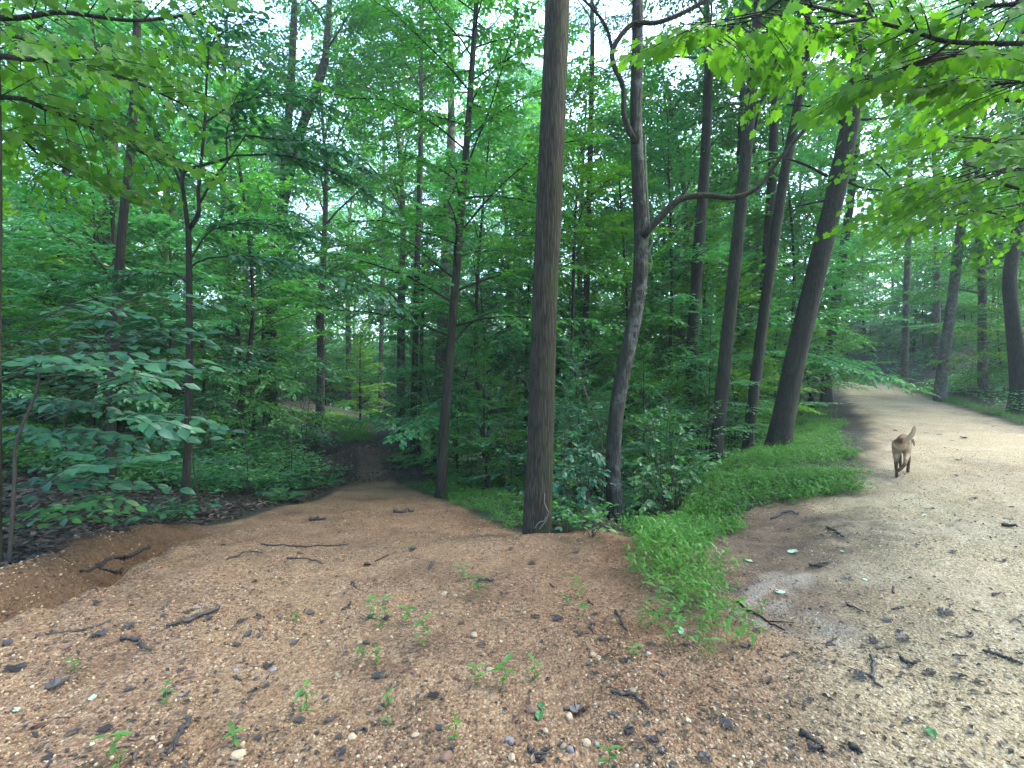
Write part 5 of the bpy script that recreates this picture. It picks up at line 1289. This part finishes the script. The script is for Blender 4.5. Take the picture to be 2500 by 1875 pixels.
for pxs, w, lb, sd_ in (([(537, 1487), (485, 1512), (442, 1528), (405, 1536)], 13, 'thick broken stick with knobbly end on the left gravel', [(.6, .5, .08)]), ([(297, 1568), (325, 1564), (340, 1575), (350, 1588), (368, 1590)], 10, 'curved caterpillar like twig on the left gravel', []),
                   ([(460, 1763), (440, 1803), (417, 1847)], 14, 'stubby grey stick in the lower left pointing down', [(.8, 1.0, .06)]), ([(366, 1346), (301, 1370), (240, 1395), (199, 1406)], 9, 'long bare branch lying against the clay bank', [(.3, .6, .25), (.6, -.5, .2)]),
                   ([(300, 1402), (270, 1398), (240, 1392)], 8, 'short dark branch under the long one on the clay bank', []), ([(269, 1518), (220, 1537), (171, 1548), (110, 1552)], 5, 'thin forked twig on the left gravel', [(.4, .6, .12)]), ([(2126, 1607), (2134, 1631), (2130, 1660), (2150, 1686)], 9, 'forked twig standing out in the middle of the road', [(.6, -1.4, .1)]),
                   ([(2195, 1611), (2215, 1621), (2235, 1628)], 9, 'short thick twig right of the forked one', []), ([(2402, 1595), (2451, 1613), (2495, 1629)], 9, 'straight stick on the right side of the road', []), ([(2447, 1285), (2482, 1290)], 8, 'small stick far along the right side of the road', []), ([(1950, 1798), (1975, 1808), (1995, 1824)], 13, 'black stubby stick at the lower road', []),
                   ([(1982, 1835), (2010, 1833)], 12, 'stub of wood beside the black stubby stick', []), ([(2064, 1477), (2109, 1500)], 5, 'fine twig on the sandy part of the road', []), ([(1800, 1470), (1861, 1513), (1918, 1543)], 6, 'bent twig at the edge of the trailing grass', [(.6, .8, .15)]), ([(2081, 1831), (2105, 1848)], 14, 'broken bark piece at the bottom of the road', []),
                   ([(1975, 1384), (2010, 1387)], 8, 'flat grey twig right of the muddy rut', []), ([(1494, 1695), (1543, 1706), (1580, 1738)], 10, 'dark crooked stick on the lower middle gravel', []), ([(1291, 1836), (1331, 1868)], 12, 'grey stick at the bottom middle', [(.3, .5, .06)]), ([(1502, 1494), (1518, 1520), (1531, 1547)], 7, 'leaning stick by the thin sprout', []),
                   ([(1880, 1270), (1925, 1252), (1950, 1262)], 6, 'pale bent twig on the bare dirt by the verge', []), ([(2020, 1290), (2060, 1315)], 6, 'dark twig below the verge grass', []), ([(1380, 1740), (1420, 1722)], 6, 'twig behind the slate star leaf', []), ([(960, 1253), (1010, 1250)], 9, 'dark stick across the upper brown path', []), ([(755, 1272), (795, 1271)], 9, 'dark bark strip on the upper brown path', []),
                   ([(640, 1330), (700, 1334), (850, 1331)], 4, 'long thin straw like twig across the path', []), ([(700, 1366), (760, 1370), (790, 1380)], 4, 'thin twig left of the path middle', []), ([(1165, 1423), (1205, 1421)], 8, 'short black stick by the weed patch', []), ([(870, 1800), (885, 1785), (895, 1795)], 8, 'small grey twig at the bottom left of middle', []), ([(555, 1366), (600, 1350), (640, 1352)], 5, 'twig at the upper left of the path', []),
                   ([(1410, 1140), (1430, 1180), (1470, 1225), (1480, 1260)], 5, 'bare grey branch standing in the bush between the near trunks', []), ([(1620, 1235), (1640, 1215), (1660, 1195)], 9, 'grey dead branch on the ravine lip', []), ([(1040, 1870), (1010, 1850), (1000, 1830)], 6, 'twig near bottom', []) ):
    if lb == 'twig near bottom': continue
    twig(pxs, w, lb, sides=sd_)
for i in range(46):
    u = 20 + 2460 * g.random(); v = 1250 + 600 * g.random()
    if (u < 520 and v < 1490) or (1200 < u < 1950 and v < 1420) or (u < 800 and v < 1300) or (u > 1990 and v < 1330): continue
    a = g.random() * 6.28; l = 18 + 28 * g.random()
    rd = u > 1950
    twig([(u, v), (u + l * math.cos(a) * .5 + g.normal(0, 4), v + l * math.sin(a) * .3), (u + l * math.cos(a), v + l * math.sin(a) * .55)], 3 + 3 * g.random(), 'short dark twig lying on the pale road' if rd else 'short dark twig lying on the brown gravel', 'short twigs on the road' if rd else 'short twigs on the brown gravel')

def stone(u, v, wpx, label, matn, group='larger stones in the gravel'):
    p = gpx(u, v); p[2] = land1(p[0], p[1]); L_ = wpx * p[1] / F; q_ = np.random.default_rng(int(u * 3 + v))
    import bmesh
    bm = bmesh.new(); bmesh.ops.create_icosphere(bm, subdivisions=2, radius=.5)
    ax = q_.normal(0, 1, (7, 3)); ax = ax / np.linalg.norm(ax, axis=1)[:, None]
    for vtx in bm.verts:
        c = np.array(vtx.co)
        for a_ in ax:
            d_ = c @ a_
            if d_ > .36: c = c - a_ * (d_ - .36) * .85
        vtx.co = Vector(c * [1, .8, .6])
    me = bpy.data.meshes.new('stone'); bm.to_mesh(me); bm.free(); me.materials.append(M[matn])
    o = link('stone', me); o.location = (p[0], p[1], p[2] + L_ * .12); o.scale = [L_] * 3; o.rotation_euler = (g.normal(0, .2), g.normal(0, .2), g.random() * 6)
    return tag(o, label, 'stone', group)
for u, v, s, lb, mt in ((1298, 1738, 34, 'purple round stone touching the green fallen leaves', 'stone_pink'), (1158, 1554, 22, 'cream stone below the ridge seedling', 'stone'), (1120, 1556, 14, 'orange pebble left of the cream stone', 'stone_pink'), (1195, 1640, 18, 'tan stone above the glossy seedling', 'stone'), (1014, 1801, 22, 'pale angular stone at the bottom middle', 'stone'),
                        (860, 1804, 24, 'cream chunk at the bottom left of middle', 'stone'), (1089, 1851, 34, 'buried brown stone at the bottom', 'stone_pink'), (1243, 1817, 30, 'dark round stone near the bottom', 'stone_grey'), (1250, 1855, 26, 'olive tan stone next to the dark shard', 'stone'), (582, 1848, 36, 'mottled olive stone at the bottom left', 'stone'), (372, 1808, 16, 'white pebble in the lower left', 'stone'),
                        (1447, 1603, 22, 'yellow flat stone on the right gravel slope', 'stone'), (1440, 1585, 18, 'rust stone above the yellow flat one', 'stone_pink'), (1390, 1758, 28, 'yellowish stone under the slate star leaf', 'stone'), (1393, 1835, 26, 'grey stone in the bottom heap of gravel', 'stone_grey'), (1432, 1820, 26, 'yellow peaked stone at the bottom', 'stone'), (1457, 1822, 18, 'slate pebble right of the yellow peaked stone', 'stone_grey'),
                        (1375, 1832, 22, 'pale stone left of the grey bottom one', 'stone'), (1332, 1790, 20, 'beige stone above the bottom gravel', 'stone'), (1545, 1690, 22, 'tan stone by the crooked stick', 'stone'), (1535, 1668, 18, 'rust pebble above the tan stone', 'stone_pink'), (1755, 1628, 16, 'small stone on the road border', 'stone'), (1790, 1250, 10, 'white pebble on the bare dirt', 'stone'),
                        (825, 1653, 18, 'cream flat stone above the seedling with red leaves', 'stone'), (795, 1476, 14, 'pale stone left of the trio', 'stone'), (1084, 1452, 18, 'greenish pale stone near the ridge', 'stone'), (1110, 1458, 16, 'second pale stone right beside the greenish one', 'stone'), (1280, 1500, 14, 'white stone on the ridge slope', 'stone'), (645, 1580, 16, 'whitish stone left of the black leaf', 'stone'),
                        (543, 1630, 14, 'tan round stone on left gravel', 'stone'), (667, 1640, 20, 'dark round lump on the left middle gravel', 'stone_grey'), (575, 1640, 16, 'black round pebble on the left middle gravel', 'stone_grey'), (1180, 1600, 14, 'tan pebble by the lobed leaf', 'stone'), (877, 1572, 16, 'tan slab by the dark teal leaf', 'stone'), (955, 1560, 14, 'cream pebble left of the upright seedling', 'stone')):
    stone(u, v, s, lb, mt)
for i in range(60):
    u = 300 + 1500 * g.random(); v = 1480 + 390 * g.random()
    stone(u, v, 7 + 7 * g.random(), 'small stone among the brown gravel', ['stone', 'stone_pink', 'stone', 'stone_grey'][i % 4], 'small stones among the brown gravel')

# ------------------------------------------------------------------ the dog, trotting away along the road
def dog_coat():
    m, t, o = mat('dog coat')
    tc = N(t, 'TexCoord'); sp = N(t, 'SeparateXYZ'); t.links.new(tc.outputs['Object'], sp.inputs[0])
    nz = N(t, 'TexNoise', Scale=14, Detail=5); t.links.new(tc.outputs['Object'], nz.inputs['Vector'])
    nf = math_(t, 'MULTIPLY', math_(t, 'SUBTRACT', nz.outputs[0], .5), .12)
    z = math_(t, 'ADD', sp.outputs['Z'], nf)
    pale, rust, dark = (.30, .215, .13), (.15, .083, .045), (.07, .042, .027)
    zs = ramp(t, z, [(.0, dark), (.25, dark), (.33, pale), (.53, pale), (.585, rust), (1, rust)])
    yb = math_(t, 'ADD', sp.outputs['Y'], nf)
    front = ramp(t, yb, [(.30, (0, 0, 0)), (.40, (1, 1, 1))])       # body ahead of the rump
    rear = mixc(t, ramp(t, math_(t, 'MULTIPLY', yb, -1.0), [(.43, (0, 0, 0)), (.47, (1, 1, 1))]), zs, zs)
    at = N(t, 'Attribute', attribute_name='tail')
    col = mixc(t, at.outputs['Fac'], rear, (.40, .285, .165))
    p = N(t, 'BsdfPrincipled'); p.inputs['Roughness'].default_value = .8; p.inputs['Specular IOR Level'].default_value = .2
    t.links.new(col, p.inputs['Base Color'])
    b = N(t, 'Bump'); b.inputs['Strength'].default_value = .35; b.inputs['Distance'].default_value = .01
    nb_ = N(t, 'TexNoise', Scale=90, Detail=3); t.links.new(tc.outputs['Object'], nb_.inputs['Vector'])
    t.links.new(nb_.outputs[0], b.inputs['Height']); t.links.new(b.outputs[0], p.inputs['Normal'])
    t.links.new(p.outputs[0], o.inputs[0])
    return m
M['coat'] = dog_coat()
M['ear'] = plain_mat('ear', (.12, .045, .025), .2, .8); M['nose'] = plain_mat('nose', (.01, .01, .01), .1, .4)
Yd = 7.9
dp = px(2203, 1160, Yd); dp[2] = land1(dp[0], dp[1])
dog = empty('dog', tuple(dp), 'tan and brown dog with raised pale tail trotting away up the road', 'dog', rz=-math.atan2(dp[0], dp[1]) - .06)
dog.scale = (.72, 1, 1)
mb = MB()
def lump(pts, rr, n=14, seg=14):
    P_ = catmull(pts, n); tube(mb, P_, np.interp(np.linspace(0, 1, n), np.linspace(0, 1, len(rr)), rr), seg)
lump([(0, -.36, .55), (0, -.28, .555), (0, -.1, .555), (0, .12, .54), (0, .30, .53), (0, .40, .54)], [.078, .104, .108, .122, .128, .09], 20, 18)
lump([(0, -.34, .51), (0, -.2, .50), (0, 0, .485)], [.075, .09, .09])
lump([(0, .34, .54), (.02, .46, .54), (.045, .57, .51)], [.105, .085, .085])
lump([(.03, .53, .52), (.055, .61, .50), (.08, .72, .44), (.09, .76, .425)], [.08, .085, .05, .04])
lump([(0, -.37, .60), (.05, -.45, .605), (.14, -.49, .65), (.215, -.50, .73), (.25, -.49, .82), (.255, -.485, .85)], [.045, .043, .042, .043, .040, .024])
for pts, rr in (([(-.06, -.28, .54), (-.085, -.17, .39), (-.082, -.24, .31), (-.075, -.37, .205), (-.068, -.345, .10), (-.064, -.325, .035), (-.064, -.255, .022)], [.105, .085, .052, .034, .028, .034, .028]),
                ([(.06, -.28, .54), (.088, -.15, .41), (.088, -.26, .335), (.082, -.42, .265), (.04, -.46, .20), (-.005, -.49, .165), (-.03, -.50, .14)], [.10, .08, .05, .036, .030, .033, .028]),
                ([(.075, .28, .48), (.09, .20, .33), (.085, .25, .15), (.08, .24, .06), (.082, .30, .03)], [.085, .052, .034, .032, .03]),
                ([(-.075, .30, .48), (-.085, .36, .33), (-.08, .45, .18), (-.075, .52, .07), (-.072, .57, .05)], [.085, .05, .034, .03, .028])):
    lump(pts, rr, 20, 12)
tmp = mb.build('body', M['coat'], dog)
md = tmp.modifiers.new('remesh', 'REMESH'); md.mode = 'VOXEL'; md.voxel_size = .0095; md.use_smooth_shade = True
ms = tmp.modifiers.new('smooth', 'SMOOTH'); ms.factor = .5; ms.iterations = 5
dg = bpy.context.evaluated_depsgraph_get()
me = bpy.data.meshes.new_from_object(tmp.evaluated_get(dg)); me.name = 'dog body'
tmp.modifiers.clear(); tmp.data = me
if not me.materials: me.materials.append(M['coat'])
co = np.empty(len(me.vertices) * 3, np.float32); me.vertices.foreach_get('co', co); co = co.reshape(-1, 3)
tl_ = np.clip(sstep(.03, .07, co[:, 0]) * (co[:, 1] < -.4) * (co[:, 2] > .57), 0, 1)
a = me.attributes.new('tail', 'FLOAT', 'POINT'); a.data.foreach_set('value', tl_.astype(np.float32))
for s_ in (-1, 1):
    mb = MB(); c = np.array([.045 + s_ * .075, .555, .55])
    V = np.array([c, c + [s_ * .035, .05, .005], c + [s_ * .065, .03, -.06], c + [s_ * .06, -.01, -.11], c + [s_ * .035, -.03, -.05]])
    V = np.vstack([V, V + [-s_ * .012, .0, -.004]])
    mb.add(V, [np.array([(0, 1, 2), (0, 2, 4), (2, 3, 4), (5, 7, 6), (5, 9, 7), (7, 9, 8)]), np.array([(i, (i + 1) % 5, 5 + (i + 1) % 5, 5 + i) for i in range(5)])])
    mb.build('ear', M['ear'], dog)
mb = MB(); tube(mb, [(.097, .79, .43), (.10, .805, .425)], [.018, .012], 8); mb.build('nose', M['nose'], dog)

# ------------------------------------------------------------------ pale air in the wood
def haze_box():
    m, t, o = mat('pale air')
    v = t.nodes.new('ShaderNodeVolumePrincipled')
    v.inputs['Color'].default_value = (.76, .95, .92, 1); v.inputs['Density'].default_value = .0012; v.inputs['Anisotropy'].default_value = .2
    t.links.new(v.outputs[0], o.inputs['Volume'])
    lo = np.array([-155, -65, GZ.min() - 1.0]); hi = np.array([175, 245, GZ.max() + 32.0])
    V = np.array([(x_, y_, z_) for x_ in (lo[0], hi[0]) for y_ in (lo[1], hi[1]) for z_ in (lo[2], hi[2])])
    mb = MB(); mb.add(V, np.array([(0, 1, 3, 2), (4, 6, 7, 5), (0, 4, 5, 1), (2, 3, 7, 6), (0, 2, 6, 4), (1, 5, 7, 3)]))
    return tag(mb.build('haze', m, None, False), 'thin pale air between the far trees', 'haze', None, 'stuff')
USE_HAZE = True
if USE_HAZE: haze_box()
